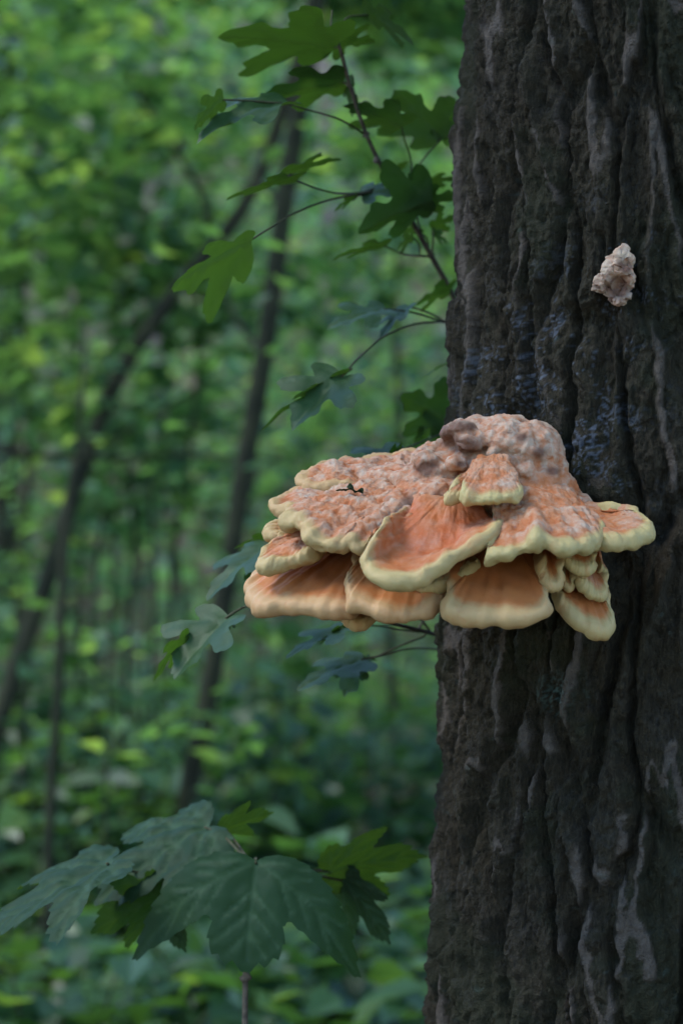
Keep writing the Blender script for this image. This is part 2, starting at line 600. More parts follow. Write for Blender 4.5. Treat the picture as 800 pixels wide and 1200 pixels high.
# ------------------------------------------------------------------ leaf clouds
def leaf_cloud(pos, size, up_tilt, seed, wid=0.42, quad=False, lean=None):
    """many small folded leaves; returns V, faces, attr"""
    r = np.random.default_rng(seed)
    n = len(pos)
    az = r.uniform(0, 2 * np.pi, n)
    tilt = np.abs(r.normal(0, up_tilt, n))
    ta = r.uniform(0, 2 * np.pi, n)
    N = np.stack([np.sin(tilt) * np.cos(ta), np.sin(tilt) * np.sin(ta), np.cos(tilt)], 1)
    D = np.stack([np.cos(az), np.sin(az), -0.25 * np.ones(n)], 1)
    D -= N * (D * N).sum(1)[:, None]
    D /= np.linalg.norm(D, axis=1)[:, None]
    S = np.cross(N, D)
    L = (size * r.uniform(0.55, 1.35, n))[:, None]
    W = L * wid * r.uniform(0.8, 1.2, n)[:, None]
    dr = r.uniform(0.05, 0.3, n)[:, None]
    b = pos
    c1 = pos + D * L * 0.30 + N * 0.0
    v = [b, pos + D * L * 0.28 + S * W + N * L * 0.10, pos + D * L * 0.62 + S * W * 0.85 + N * L * (0.08 - dr * 0.3),
         pos + D * L - N * L * dr, pos + D * L * 0.62 - S * W * 0.85 + N * L * (0.08 - dr * 0.3), pos + D * L * 0.28 - S * W + N * L * 0.10]
    V = np.stack(v, 1).reshape(-1, 3)
    k = np.arange(n)[:, None] * 6
    F = np.concatenate([k + np.array([[0, 1, 2, 3]]), k + np.array([[0, 3, 4, 5]])])
    rv = np.clip(r.beta(1.6, 1.8, n), 0, 1)
    A = np.zeros((n, 6, 4))
    A[:, :, 0] = rv[:, None]
    A[:, :, 3] = 1
    return V, [F], A.reshape(-1, 4)


def ellipsoid_points(n, c, r, seed, shell=0.5, clump=0.0):
    g = np.random.default_rng(seed)
    if clump:
        k = max(4, n // 60)
        u = g.normal(size=(k, 3))
        u /= np.linalg.norm(u, axis=1)[:, None]
        u *= (g.uniform(0.15, 1, k) ** shell)[:, None]
        idx = g.integers(0, k, n)
        q = u[idx] + g.normal(0, clump, (n, 3))
    else:
        u = g.normal(size=(n, 3))
        u /= np.linalg.norm(u, axis=1)[:, None]
        q = u * (g.uniform(0, 1, n) ** shell)[:, None]
    return np.asarray(c) + q * np.asarray(r)


# unseen crown of the big tree, added dense overhead to shade the foreground
def build_shade_crown():
    g = np.random.default_rng(77)
    limbs = []
    for k in range(9):
        a = k * 2.4 + 0.4
        z0 = 3.9 + 0.28 * k
        R = g.uniform(1.6, 2.9)
        p0 = (AX, AY, z0)
        p1 = (AX + math.cos(a) * R * 0.45, AY + math.sin(a) * R * 0.45, z0 + 0.5)
        p2 = (AX + math.cos(a) * R, AY + math.sin(a) * R, z0 + g.uniform(0.9, 1.6))
        tube('limb', [p0, p1, p2], 0.065, 0.015, M_BGBARK, BIG, n=10, sides=7)
        limbs.append((p1, p2))
    tube('leader', [(AX, AY, 6.3), (AX + 0.1, AY, 7.6), (AX, AY + 0.1, 9.2)], 0.15, 0.02, M_BGBARK, BIG, n=10, sides=8)
    pts = ellipsoid_points(21000, (AX - 0.2, AY - 0.1, 7.0), (3.3, 3.3, 2.3), 78, 0.45, 0.16)
    pts = pts[pts[:, 2] > 4.2]
    V, F, A = leaf_cloud(pts, 0.11, 0.5, 79)
    o = mesh_np('crown', V, F, M_BGLEAF, BIG, False, {'mask': A})
    o['kind'] = 'stuff'


build_shade_crown()

# ------------------------------------------------------------------ the bracket fungus
FUN = empty('bracket_fungus', trunk_front(600, 600))
tag(FUN, 'large layered orange and cream bracket fungus growing on the furrowed trunk', 'fungus')


def shelf(rim, root, r=0.008, bulge=0.06, bloom=0.5, tone=0.5, deep=0.0, rimw=0.0208, lump=1.0, seed=0, hroot=0.012, dish=0.0, ribs=0.0):
    """a fungus shelf: lofted from a root line to a rounded wavy rim (both photo pixel + real distance)"""
    ns = 130
    A = catmull([P(*p) for p in root], ns)
    B = catmull([P(*p) for p in rim], ns)
    d = B - A
    L = np.linalg.norm(d, axis=1)
    T = np.gradient(B, axis=0)
    dirv = d / (L[:, None] + 1e-9)
    N = np.cross(T, d)
    N /= np.linalg.norm(N, axis=1)[:, None] + 1e-9
    ref = np.array([0, -0.55, 0.83])
    N[(N @ ref) < 0] *= -1
    for _ in range(14):
        N[1:-1] = (N[:-2] + N[1:-1] * 2 + N[2:]) / 4
        N += 0.06 * ref
        N /= np.linalg.norm(N, axis=1)[:, None]
    N -= dirv * (N * dirv).sum(1)[:, None] * 0.6
    N /= np.linalg.norm(N, axis=1)[:, None]
    sarr = np.linspace(0, 1, ns)
    rr = r * (0.95 + 0.34 * noise(np.stack([sarr * 9, sarr * 0 + seed * 3.1, sarr * 0], 1), 5) + 0.16 * noise(np.stack([sarr * 26, sarr * 0 + seed * 1.7, sarr * 0], 1), 6))
    rr *= smooth(0, 0.05, np.minimum(sarr, 1 - sarr) + 0.025)
    rows, edge, tt = [], [], []
    for t in np.linspace(0, 1, 46)[:-1]:
        hgt = hroot * (1 - t) ** 1.5 + rr * (0.35 + 0.65 * smooth(0.5, 1.0, np.array([t]))[0]) + bulge * L * 4 * t * (1 - t) \
            - dish * L * math.exp(-((t - 0.55) / 0.25) ** 2)
        rows.append(A + d * t + N * hgt[:, None])
        edge.append(np.clip(1 - (1 - t) * L / rimw, 0, 1))
        tt.append(np.full(ns, t))
    for ph in np.linspace(0, math.pi, 13):
        rows.append(B + rr[:, None] * (N * math.cos(ph) + dirv * math.sin(ph) * 1.0))
        edge.append(np.ones(ns))
        tt.append(np.full(ns, 1.0))
    for t in np.linspace(1, 0, 16)[1:]:
        rows.append(A + d * t - N * (rr * t + hroot * (1 - t))[:, None])
        edge.append(np.clip(0.55 + 0.45 * t, 0, 1) * np.ones(ns))
        tt.append(np.full(ns, t))
    V = np.stack(rows, 1)                       # ns, nt, 3
    nt = V.shape[1]
    E = np.stack(edge, 1)
    E = E * (0.86 + 0.30 * noise(np.stack([sarr * 7, sarr * 0 + seed, sarr * 0], 1), 23))[:, None]
    E = np.clip(E, 0, 1).ravel()
    TT = np.stack(tt, 1).ravel()
    # normals for displacement
    du = np.gradient(V, axis=0)
    dv = np.gradient(V, axis=1)
    NN = np.cross(dv, du)
    NN /= np.linalg.norm(NN, axis=2)[:, :, None] + 1e-9
    if (NN[ns // 2, 20] @ N[ns // 2]) < 0: NN = -NN
    V = V.reshape(-1, 3)
    NN = NN.reshape(-1, 3)
    n1 = noise(V * 38 + seed, 3)
    n2 = noise(V * 85 + seed, 4)
    n3 = fbm(V * 210 + seed, 2, 6)
    ends = np.repeat(smooth(0, 0.06, np.minimum(sarr, 1 - sarr)), nt)
    inner = 1 - 0.7 * E
    disp = (0.0034 * n1 + 0.0006 * fbm(V * 320, 2, 16) + 0.0020 * n2 * (0.3 + bloom) + 0.0016 * n3 * bloom * inner) * lump * ends
    if ribs:
        ss = np.repeat(sarr, nt)
        disp += ribs * noise(np.stack([ss * 16, TT * 1.5, 0 * ss + seed], 1), 8) * smooth(0.2, 0.8, TT) * ends
    V = V + NN * disp[:, None]
    i = np.arange(ns - 1)[:, None] * nt + np.arange(nt - 1)[None, :]
    F = np.stack([i, i + nt, i + nt + 1, i + 1], -1).reshape(-1, 4)
    # end caps
    c0, c1 = V[:nt].mean(0), V[-nt:].mean(0)
    m = len(V)
    V = np.vstack([V, c0, c1])
    k = np.arange(nt)
    k2 = (k + 1) % nt
    cap0 = np.stack([np.full(nt, m), k, k2], 1)
    cap1 = np.stack([np.full(nt, m + 1), (ns - 1) * nt + k2, (ns - 1) * nt + k], 1)
    pad = lambda a: np.concatenate([a, [1, 1]])
    E = pad(E)
    one = np.ones(len(V))
    bl = np.clip(bloom * (1.15 - 0.6 * E) + 0.25 * bloom * noise(V * 30 + seed, 14), 0, 1)
    dp = np.clip(deep * np.exp(-((pad(TT) - 0.45) / 0.3) ** 2) + deep * 0.3 * noise(V * 50, 15), 0, 1)
    a1 = np.stack([E, bl, tone * one, one], 1)
    wht = np.clip(0.5 + 1.4 * (0.6 * noise(V * 38 + seed, 3) + 0.6 * noise(V * 85 + seed, 4)), 0, 1)
    a2 = np.stack([0 * one, dp, wht, one], 1)
    return mesh_np('shelf', V, [F, np.vstack([cap0, cap1])], M_FUNGUS, FUN, True, {'mask': a1, 'mask2': a2})


# --- upper left lobes, old and mottled
shelf([(450, 578, 2.07), (410, 572, 2.075), (376, 573, 2.08), (358, 571, 2.085), (357, 561, 2.10), (368, 552, 2.12), (395, 545, 2.14), (440, 541, 2.16), (490, 530, 2.16)],
      [(450, 572, 2.10), (452, 570, 2.11), (460, 570, 2.12), (490, 573, 2.13), (520, 570, 2.13)], r=0.007, bulge=0.10, bloom=0.85, tone=0.2, seed=1, lump=1.5, hroot=0.014, rimw=0.0064)
shelf([(398, 596, 2.05), (372, 595, 2.04), (345, 598, 2.04), (326, 598, 2.05), (322, 592, 2.06), (335, 583, 2.08), (362, 577, 2.10), (395, 573, 2.11)],
      [(425, 590, 2.08), (430, 588, 2.09), (440, 586, 2.09), (445, 582, 2.10)], r=0.006, bulge=0.05, bloom=0.8, tone=0.35, seed=2, lump=1.1, hroot=0.012, rimw=0.010)
shelf([(352, 634, 2.07), (334, 629, 2.07), (319, 627, 2.08), (316, 621, 2.09), (326, 616, 2.10), (345, 608, 2.11)],
      [(375, 628, 2.09), (378, 624, 2.10), (380, 618, 2.11)], r=0.006, bulge=0.05, bloom=0.2, tone=0.5, seed=3, hroot=0.008)
# big mottled lobe, upper centre left
shelf([(350, 600, 2.06), (339, 606, 2.03), (341, 611, 2.01), (352, 612, 2.00), (359, 622, 1.985), (369, 634, 1.975), (386, 641, 1.97), (403, 641, 1.97),
       (413, 636, 1.97), (420, 643, 1.968), (432, 644, 1.97), (448, 628, 1.985), (470, 610, 2.01)],
      [(445, 572, 2.11), (455, 574, 2.10), (465, 576, 2.09), (480, 578, 2.085), (500, 580, 2.08), (520, 582, 2.08), (540, 584, 2.08)],
      r=0.0075, bulge=0.05, bloom=1.0, tone=0.55, seed=4, lump=1.5, hroot=0.012, rimw=0.0110, ribs=0.003)
# lower left pink lobe
shelf([(352, 618, 2.06), (325, 636, 2.05), (308, 650, 2.03), (306, 663, 2.01), (316, 664, 2.00), (330, 662, 2.00), (346, 658, 2.0), (362, 650, 2.0), (378, 640, 2.01)],
      [(395, 612, 2.10), (400, 612, 2.10), (408, 614, 2.10), (415, 616, 2.10)], r=0.007, bulge=0.04, bloom=0.55, tone=0.65, seed=5, hroot=0.008, rimw=0.0128)
# lowest left, large smooth orange
shelf([(330, 668, 2.10), (306, 676, 2.09), (296, 688, 2.06), (297, 702, 2.03), (306, 711, 2.01), (318, 714, 2.0), (334, 711, 2.0), (360, 713, 1.99), (386, 715, 1.985), (410, 715, 1.985), (425, 710, 1.99)],
      [(395, 632, 2.13), (405, 634, 2.13), (418, 636, 2.12), (430, 638, 2.12), (445, 640, 2.12), (455, 642, 2.12)],
      r=0.0082, bulge=0.05, bloom=0.08, tone=0.05, deep=0.25, seed=6, lump=0.7, hroot=0.01, rimw=0.0176, ribs=0.0035)
# lower middle
shelf([(420, 660, 2.03), (408, 676, 2.0), (408, 692, 1.975), (412, 705, 1.965), (426, 709, 1.96), (440, 715, 1.955), (462, 720, 1.95), (484, 721, 1.95), (504, 714, 1.955), (520, 704, 1.97), (530, 695, 1.98)],
      [(440, 640, 2.09), (450, 640, 2.09), (470, 640, 2.08), (490, 640, 2.08), (510, 642, 2.09), (520, 645, 2.09)],
      r=0.0085, bulge=0.05, bloom=0.05, tone=0.05, deep=0.15, seed=7, lump=0.6, rimw=0.0144, ribs=0.002)
shelf([(396, 715, 2.06), (402, 724, 2.04), (413, 731, 2.03), (426, 731, 2.03), (436, 724, 2.04), (445, 716, 2.06)],
      [(405, 690, 2.10), (415, 690, 2.10), (430, 690, 2.10), (440, 690, 2.10)], r=0.006, bulge=0.04, bloom=0.0, tone=0.4, deep=0.2, seed=8, lump=0.5, rimw=0.0160)
# central dished lobe with a deep orange hollow
shelf([(480, 603, 2.02), (462, 612, 1.99), (448, 620, 1.965), (437, 636, 1.945), (431, 650, 1.93), (431, 662, 1.925), (438, 674, 1.915), (456, 681, 1.91), (478, 682, 1.91), (494, 677, 1.91), (512, 666, 1.915),
       (534, 652, 1.925), (558, 638, 1.935), (578, 626, 1.95), (590, 615, 1.98)],
      [(488, 598, 2.03), (498, 598, 2.03), (512, 597, 2.03), (522, 596, 2.03), (532, 596, 2.03), (545, 596, 2.04), (556, 598, 2.04)],
      r=0.0085, bulge=0.02, bloom=0.30, tone=0.75, deep=0.85, seed=9, lump=1.0, rimw=0.0152, dish=0.09, ribs=0.002)
# underside lip behind the dished lobe
shelf([(470, 676, 1.985), (498, 688, 1.965), (518, 687, 1.965), (540, 676, 1.975), (562, 660, 1.99)],
      [(500, 655, 2.06), (515, 654, 2.06), (530, 652, 2.06), (545, 650, 2.07)], r=0.006, bulge=0.02, bloom=0.0, tone=0.8, seed=10, lump=0.4, rimw=0.0480)
# right hand front lobe
shelf([(580, 632, 1.96), (572, 645, 1.935), (573, 652, 1.93), (590, 650, 1.925), (610, 644, 1.925), (626, 636, 1.925), (636, 634, 1.925), (651, 640, 1.925), (670, 642, 1.93), (690, 639, 1.94), (702, 633, 1.955), (704, 622, 1.98), (700, 612, 2.0)],
      [(575, 588, 2.05), (590, 586, 2.05), (605, 584, 2.05), (620, 582, 2.05), (640, 582, 2.05), (655, 584, 2.05), (668, 590, 2.05)],
      r=0.0076, bulge=0.05, bloom=0.8, tone=0.9, seed=11, lump=1.1, rimw=0.0108, ribs=0.0035, hroot=0.014)
# far right lobe
shelf([(692, 640, 1.965), (704, 637, 1.96), (724, 636, 1.96), (744, 633, 1.965), (757, 627, 1.975), (759, 618, 1.99), (748, 607, 2.005), (728, 600, 2.015), (700, 597, 2.03)],
      [(655, 607, 2.04), (660, 606, 2.05), (666, 604, 2.05), (672, 602, 2.06), (676, 600, 2.06)],
      r=0.0078, bulge=0.03, bloom=0.65, tone=0.9, seed=12, lump=0.9, rimw=0.0104, hroot=0.012)
# small cream shelf on the knobbly top, two lobes
shelf([(545, 562, 2.02), (532, 570, 1.995), (524, 578, 1.985), (525, 584, 1.98), (535, 584, 1.98), (546, 579, 1.985), (555, 572, 2.0)],
      [(556, 556, 2.03), (560, 556, 2.03), (566, 556, 2.03)], r=0.0060, bulge=0.05, bloom=0.5, tone=0.75, seed=13, lump=0.7, rimw=0.0104)
shelf([(552, 566, 2.00), (543, 577, 1.975), (546, 584, 1.968), (560, 586, 1.965), (575, 585, 1.963), (590, 585, 1.965), (604, 584, 1.97), (610, 576, 1.98), (606, 566, 2.0)],
      [(560, 552, 2.03), (568, 550, 2.03), (578, 549, 2.03), (588, 550, 2.03), (596, 553, 2.03)], r=0.0058, bulge=0.08, bloom=0.75, tone=1.0, seed=14, lump=0.9, rimw=0.0100, hroot=0.012)
# big smooth shelf under the middle
shelf([(548, 668, 1.99), (530, 686, 1.965), (523, 700, 1.95), (525, 713, 1.94), (536, 720, 1.935), (556, 723, 1.93), (590, 725, 1.93), (618, 724, 1.93), (634, 718, 1.935), (641, 707, 1.945), (636, 692, 1.965), (622, 672, 1.99)],
      [(560, 645, 2.07), (570, 642, 2.07), (582, 640, 2.07), (595, 640, 2.07), (606, 642, 2.07), (614, 645, 2.07)],
      r=0.0088, bulge=0.055, bloom=0.04, tone=0.35, deep=0.08, seed=15, lump=0.5, rimw=0.0152, ribs=0.0012)
# hanging fingers and small lobes lower right
shelf([(632, 655, 1.97), (636, 676, 1.96), (644, 686, 1.955), (653, 686, 1.955), (657, 676, 1.96), (656, 660, 1.965), (652, 650, 1.975)],
      [(632, 640, 2.02), (636, 640, 2.02), (642, 639, 2.02), (648, 638, 2.02)], r=0.0058, bulge=0.04, bloom=0.0, tone=0.5, seed=16, lump=0.4, rimw=0.0128)
shelf([(655, 665, 1.985), (659, 682, 1.98), (666, 690, 1.978), (671, 685, 1.98), (670, 668, 1.985)],
      [(656, 650, 2.02), (661, 650, 2.02), (666, 650, 2.02)], r=0.0042, bulge=0.03, bloom=0.0, tone=0.6, seed=17, lump=0.4, rimw=0.0112)
shelf([(652, 684, 2.0), (654, 703, 1.985), (668, 722, 1.975), (688, 735, 1.97), (705, 740, 1.97), (714, 735, 1.975), (716, 722, 1.985), (711, 705, 2.0), (702, 692, 2.01)],
      [(660, 668, 2.05), (668, 668, 2.05), (678, 669, 2.05), (688, 670, 2.05)], r=0.0078, bulge=0.05, bloom=0.05, tone=0.75, seed=18, lump=0.5, rimw=0.0160)
shelf([(672, 668, 1.985), (680, 683, 1.98), (692, 696, 1.978), (704, 699, 1.98), (710, 692, 1.985), (708, 678, 1.995), (700, 664, 2.0)],
      [(672, 648, 2.04), (680, 648, 2.04), (686, 648, 2.04), (692, 648, 2.04)], r=0.0058, bulge=0.04, bloom=0.3, tone=0.85, seed=19, lump=0.6, rimw=0.0104)
shelf([(655, 645, 1.975), (662, 658, 1.97), (674, 666, 1.968), (688, 668, 1.968), (696, 660, 1.975), (692, 646, 1.99)],
      [(655, 632, 2.02), (665, 632, 2.02), (676, 632, 2.02), (686, 632, 2.03)], r=0.0056, bulge=0.05, bloom=0.0, tone=0.85, seed=20, lump=0.5, rimw=0.0128)


def build_core():
    import bmesh
    bm = bmesh.new()
    S = [  # px, py, depth, rx, ry(depth), rz  (metres)
        (560, 512, 2.085, .030, .030, .019), (590, 512, 2.075, .032, .034, .020), (622, 522, 2.065, .026, .032, .023), (640, 535, 2.06, .017, .028, .022),
        (600, 540, 2.065, .040, .035, .026), (560, 545, 2.07, .034, .032, .026), (628, 560, 2.06, .032, .032, .024), (648, 575, 2.06, .024, .028, .020),
        (530, 530, 2.085, .020, .026, .018), (510, 535, 2.085, .018, .022, .014), (498, 538, 2.08, .014, .018, .012), (536, 508, 2.065, .017, .020, .012),
        (545, 519, 2.04, .016, .014, .009), (541, 503, 2.045, .014, .014, .007), (533, 544, 2.03, .011, .012, .008), (500, 541, 2.05, .014, .014, .010),
        (515, 556, 2.06, .026, .026, .018), (490, 565, 2.07, .028, .028, .016), (465, 560, 2.10, .030, .030, .013), (440, 566, 2.11, .028, .026, .011),
        (515, 580, 2.045, .028, .026, .016), (480, 590, 2.05, .034, .030, .016), (450, 595, 2.06, .030, .030, .014), (540, 592, 2.05, .030, .030, .016),
        (575, 580, 2.05, .040, .030, .020), (610, 585, 2.05, .044, .032, .022), (650, 596, 2.055, .036, .030, .018), (560, 620, 2.06, .050, .034, .024),
        (610, 625, 2.06, .050, .034, .026), (655, 625, 2.05, .036, .030, .022), (500, 625, 2.07, .046, .034, .022), (450, 630, 2.09, .034, .034, .018),
        (585, 650, 2.09, .050, .034, .020), (520, 650, 2.10, .046, .034, .018), (660, 655, 2.06, .034, .032, .020), (680, 610, 2.05, .022, .022, .010),
        (405, 560, 2.115, .026, .024, .010), (378, 566, 2.105, .018, .020, .008), (425, 556, 2.12, .024, .024, .010), (505, 600, 2.03, .016, .016, .010), (520, 572, 2.03, .009, .009, .007),
    ]
    g = np.random.default_rng(3)
    for s in S:
        m = Matrix.Translation(P(*s[:3])) @ Matrix.Diagonal((s[3], s[4], s[5], 1))
        bmesh.ops.create_icosphere(bm, subdivisions=3, radius=1, matrix=m)
    for k in range(70):          # knobbly warts over the crest
        px, py = g.uniform(545, 650), g.uniform(492, 560)
        if px < 575 and py > 515: continue
        lim = 488 + max(0, (px - 615)) * 1.05
        if py < lim + 6: continue
        rr = g.uniform(.0045, .0095)
        dep = 2.047 - 0.012 * math.cos((px - 600) / 45) + 0.0007 * max(0, 512 - py) + g.uniform(-.004, .004)
        bmesh.ops.create_icosphere(bm, subdivisions=2, radius=rr, matrix=Matrix.Translation(P(px, py, dep)))
    me = bpy.data.meshes.new('core_src')
    bm.to_mesh(me)
    bm.free()
    o = bpy.data.objects.new('core_src', me)
    COL.objects.link(o)
    rm = o.modifiers.new('r', 'REMESH')
    rm.mode = 'VOXEL'
    rm.voxel_size = 0.0019
    sm = o.modifiers.new('s', 'SMOOTH')
    sm.factor = 0.5
    sm.iterations = 5
    dg = bpy.context.evaluated_depsgraph_get()
    ev = o.evaluated_get(dg).to_mesh()
    n = len(ev.vertices)
    V = np.empty(n * 3, np.float32)
    ev.vertices.foreach_get('co', V)
    N = np.empty(n * 3, np.float32)
    ev.vertices.foreach_get('normal', N)
    V, N = V.reshape(-1, 3).astype(float), N.reshape(-1, 3).astype(float)
    quads = [tuple(p.vertices) for p in ev.polygons]
    q4 = [f for f in quads if len(f) == 4]
    q3 = [f for f in quads if len(f) == 3]
    bpy.data.objects.remove(o)
    wht = np.clip(0.55 + 0.55 * smooth(1.515, 1.56, V[:, 2]) + 1.3 * (0.5 * noise(V * 60, 2) + 0.7 * noise(V * 130, 3)), 0, 1)
    V = V + N * (0.0034 * noise(V * 60, 2) + 0.0022 * noise(V * 130, 3) + 0.0012 * fbm(V * 280, 2, 4))[:, None]
    one = np.ones(n)
    pit = np.zeros(n)
    for (px, py, y, rad, dep) in [(527, 520, 2.035, .010, .006), (516, 524, 2.04, .008, .004), (541, 543, 2.018, .0035, .003), (549, 597, 2.02, .011, .010),
                                  (538, 522, 2.02, .007, .004), (584, 534, 2.03, .005, .003), (480, 580, 2.02, .006, .003)]:
        c = np.array(P(px, py, y))
        w = np.exp(-((((V - c) * np.array([1, 0.25, 1.4])) ** 2).sum(1)) / rad ** 2)
        V = V - N * (w * dep)[:, None]
        pit = np.maximum(pit, w * 0.8)
    brown = np.zeros(n)
    for (px, py, y, rad) in [(545, 523, 2.03, .013), (526, 516, 2.04, .011), (550, 500, 2.04, .006), (520, 505, 2.05, .010), (500, 549, 2.045, .011), (610, 512, 2.03, .006), (632, 530, 2.02, .007), (648, 552, 2.03, .006), (585, 545, 2.03, .006), (480, 588, 2.02, .007), (518, 588, 2.02, .008), (540, 544, 2.02, .004), (535, 500, 2.04, .009)]:
        c = np.array(P(px, py, y))
        w = np.exp(-((((V - c) * np.array([1, 0.2, 1.5])) ** 2).sum(1)) / rad ** 2)
        brown = np.maximum(brown, np.clip(w * 1.35, 0, .85))
    sp = smooth(0.30, 0.42, noise(V * 95 + 5, 33)) * smooth(-0.2, 0.2, noise(V * 25, 34)) * 0.45
    brown = np.clip(np.maximum(np.maximum(brown, pit), sp), 0, 0.9)
    cc = np.array(P(632, 575, 2.04))
    clean = np.exp(-((((V - cc) * np.array([0.8, 0.5, 1.3])) ** 2).sum(1)) / .022 ** 2)
    low = smooth(1.478, 1.455, V[:, 2])
    bl = np.clip(1.0 - 0.85 * clean - low + 0.2 * noise(V * 40, 35), 0, 1)
    a1 = np.stack([0 * one, bl, 0.5 * one, one], 1)
    a2 = np.stack([brown, 0.1 * clean, wht, one], 1)
    fs = []
    if q4: fs.append(np.array(q4))
    if q3: fs.append(np.array(q3))
    core = mesh_np('core', V, fs, M_FUNGUS, FUN, True, {'mask': a1, 'mask2': a2})
    core['label'] = 'knobbly whitish pink middle with brown pits'


build_core()


# small broken fungus stub higher up
def build_stub():
    import bmesh
    bm = bmesh.new()
    for (px, py, off, r) in [(728, 302, .006, .012), (722, 318, .010, .017), (712, 336, .012, .016), (722, 346, .008, .015), (732, 330, .006, .012), (704, 338, .008, .009), (733, 306, .004, .010)]:
        c = trunk_front(px, py, off)
        bmesh.ops.create_icosphere(bm, subdivisions=3, radius=1, matrix=Matrix.Translation(c) @ Matrix.Diagonal((r * .82, r * .8, r * .82, 1)))
    me = bpy.data.meshes.new('stub_src')
    bm.to_mesh(me)
    bm.free()
    o = bpy.data.objects.new('stub_src', me)
    COL.objects.link(o)
    rm = o.modifiers.new('r', 'REMESH')
    rm.mode = 'VOXEL'
    rm.voxel_size = 0.0011
    ev = o.evaluated_get(bpy.context.evaluated_depsgraph_get()).to_mesh()
    n = len(ev.vertices)
    V = np.empty(n * 3, np.float32)
    ev.vertices.foreach_get('co', V)
    N = np.empty(n * 3, np.float32)
    ev.vertices.foreach_get('normal', N)
    V, N = V.reshape(-1, 3).astype(float), N.reshape(-1, 3).astype(float)
    q = [tuple(p.vertices) for p in ev.polygons if len(p.vertices) == 4]
    q3 = [tuple(p.vertices) for p in ev.polygons if len(p.vertices) == 3]
    bpy.data.objects.remove(o)
    _, f2, cid = voronoi(V * 130, 8)
    V = V + N * (0.004 * (cid - 0.5) + 0.003 * noise(V * 90, 2) + 0.0012 * noise(V * 300, 3))[:, None]
    brown = np.zeros(n)
    for (px, py, rad, dep) in [(714, 342, .011, .012), (729, 340, .009, .007), (733, 314, .006, .003)]:
        c = np.array(trunk_front(px, py, .018))
        w = np.exp(-(((V - c) * np.array([1, 0.2, 1])) ** 2).sum(1) / rad ** 2)
        V = V - N * (w * dep)[:, None]
        brown = np.maximum(brown, np.clip(w * 1.3, 0, .9))
    bl = np.clip(0.95 + 0.5 * noise(V * 70, 9), 0, 1)
    brown = np.clip(brown + smooth(0.0, 0.4, noise(V * 110, 10)) * 0.5, 0, 0.9)
    one = np.ones(n)
    fs = [np.array(x) for x in (q, q3) if x]
    o = mesh_np('fungus_stub', V, fs, M_FUNGUS, None, False,
                {'mask': np.stack([0.3 * (cid > 0.6), bl, 0.2 * one, one], 1), 'mask2': np.stack([brown, 0 * one, 1.2 + 0.5 * (cid > .5), one], 1)})
    tag(o, 'small pale broken fungus lump on the bark above the large bracket', 'fungus')


build_stub()

# ------------------------------------------------------------------ lobed leaves
FIELD_MAPLE = [(0.0, 0.0), (0.10, -0.03), (0.24, -0.05), (0.38, 0.00), (0.43, 0.08), (0.36, 0.15), (0.28, 0.21), (0.40, 0.28), (0.55, 0.37), (0.64, 0.47), (0.61, 0.55),
               (0.52, 0.56), (0.47, 0.60), (0.38, 0.57), (0.27, 0.50), (0.18, 0.49), (0.16, 0.58), (0.22, 0.68), (0.23, 0.76), (0.15, 0.80), (0.12, 0.88), (0.07, 0.95), (0.0, 1.0)]
FIELD_VEINS = [[(0, 0), (0, 1)], [(0, 0), (0.58, 0.50)], [(0, 0), (0.38, 0.05)], [(0, 0.45), (0.18, 0.74)], [(0.28, 0.24), (0.48, 0.30)]]
SYCAMORE = [(0.0, 0.0), (0.10, -0.07), (0.24, -0.11), (0.38, -0.09), (0.50, -0.02), (0.56, 0.07), (0.50, 0.14), (0.46, 0.22), (0.56, 0.28), (0.66, 0.36), (0.76, 0.46), (0.84, 0.60),
            (0.72, 0.62), (0.60, 0.61), (0.48, 0.57), (0.36, 0.52), (0.27, 0.50), (0.29, 0.58), (0.33, 0.68), (0.32, 0.78), (0.25, 0.86), (0.14, 0.93), (0.06, 0.98), (0.0, 1.04)]
SYC_VEINS = [[(0, 0), (0, 1.02)], [(0, 0), (0.80, 0.58)], [(0, 0), (0.52, 0.06)], [(0, 0.25), (0.25, 0.55)], [(0, 0.45), (0.28, 0.76)], [(0, 0.65), (0.2, 0.87)],
             [(0.30, 0.22), (0.55, 0.30)], [(0.25, 0.18), (0.36, 0.50)], [(0.48, 0.35), (0.70, 0.42)], [(0.46, 0.33), (0.58, 0.58)], [(0.2, 0.02), (0.3, -0.08)], [(0.2, 0.02), (0.45, 0.18)]]


SYC_WIDE = [(0.0, 0.0), (0.15, -0.05), (0.35, -0.06), (0.58, 0.0), (0.80, 0.14), (1.00, 0.36), (1.14, 0.62), (1.24, 0.98), (1.06, 0.90), (0.86, 0.82), (0.66, 0.70), (0.48, 0.60), (0.39, 0.60),
            (0.41, 0.72), (0.40, 0.86), (0.28, 0.98), (0.12, 1.02), (0.0, 1.08)]
SYC_WIDE_VEINS = [[(0, 0), (0, 1.05)], [(0, 0), (0.7, 0.42)], [(0.7, 0.42), (1.2, 0.95)], [(0, 0), (0.62, 0.06)], [(0, 0.3), (0.32, 0.62)], [(0, 0.5), (0.36, 0.84)], [(0, 0.7), (0.22, 0.95)],
                  [(0.30, 0.18), (0.62, 0.16)], [(0.5, 0.3), (0.86, 0.34)], [(0.7, 0.42), (1.04, 0.55)], [(0.30, 0.18), (0.46, 0.52)], [(0.5, 0.3), (0.68, 0.66)], [(0.75, 0.47), (0.9, 0.8)]]


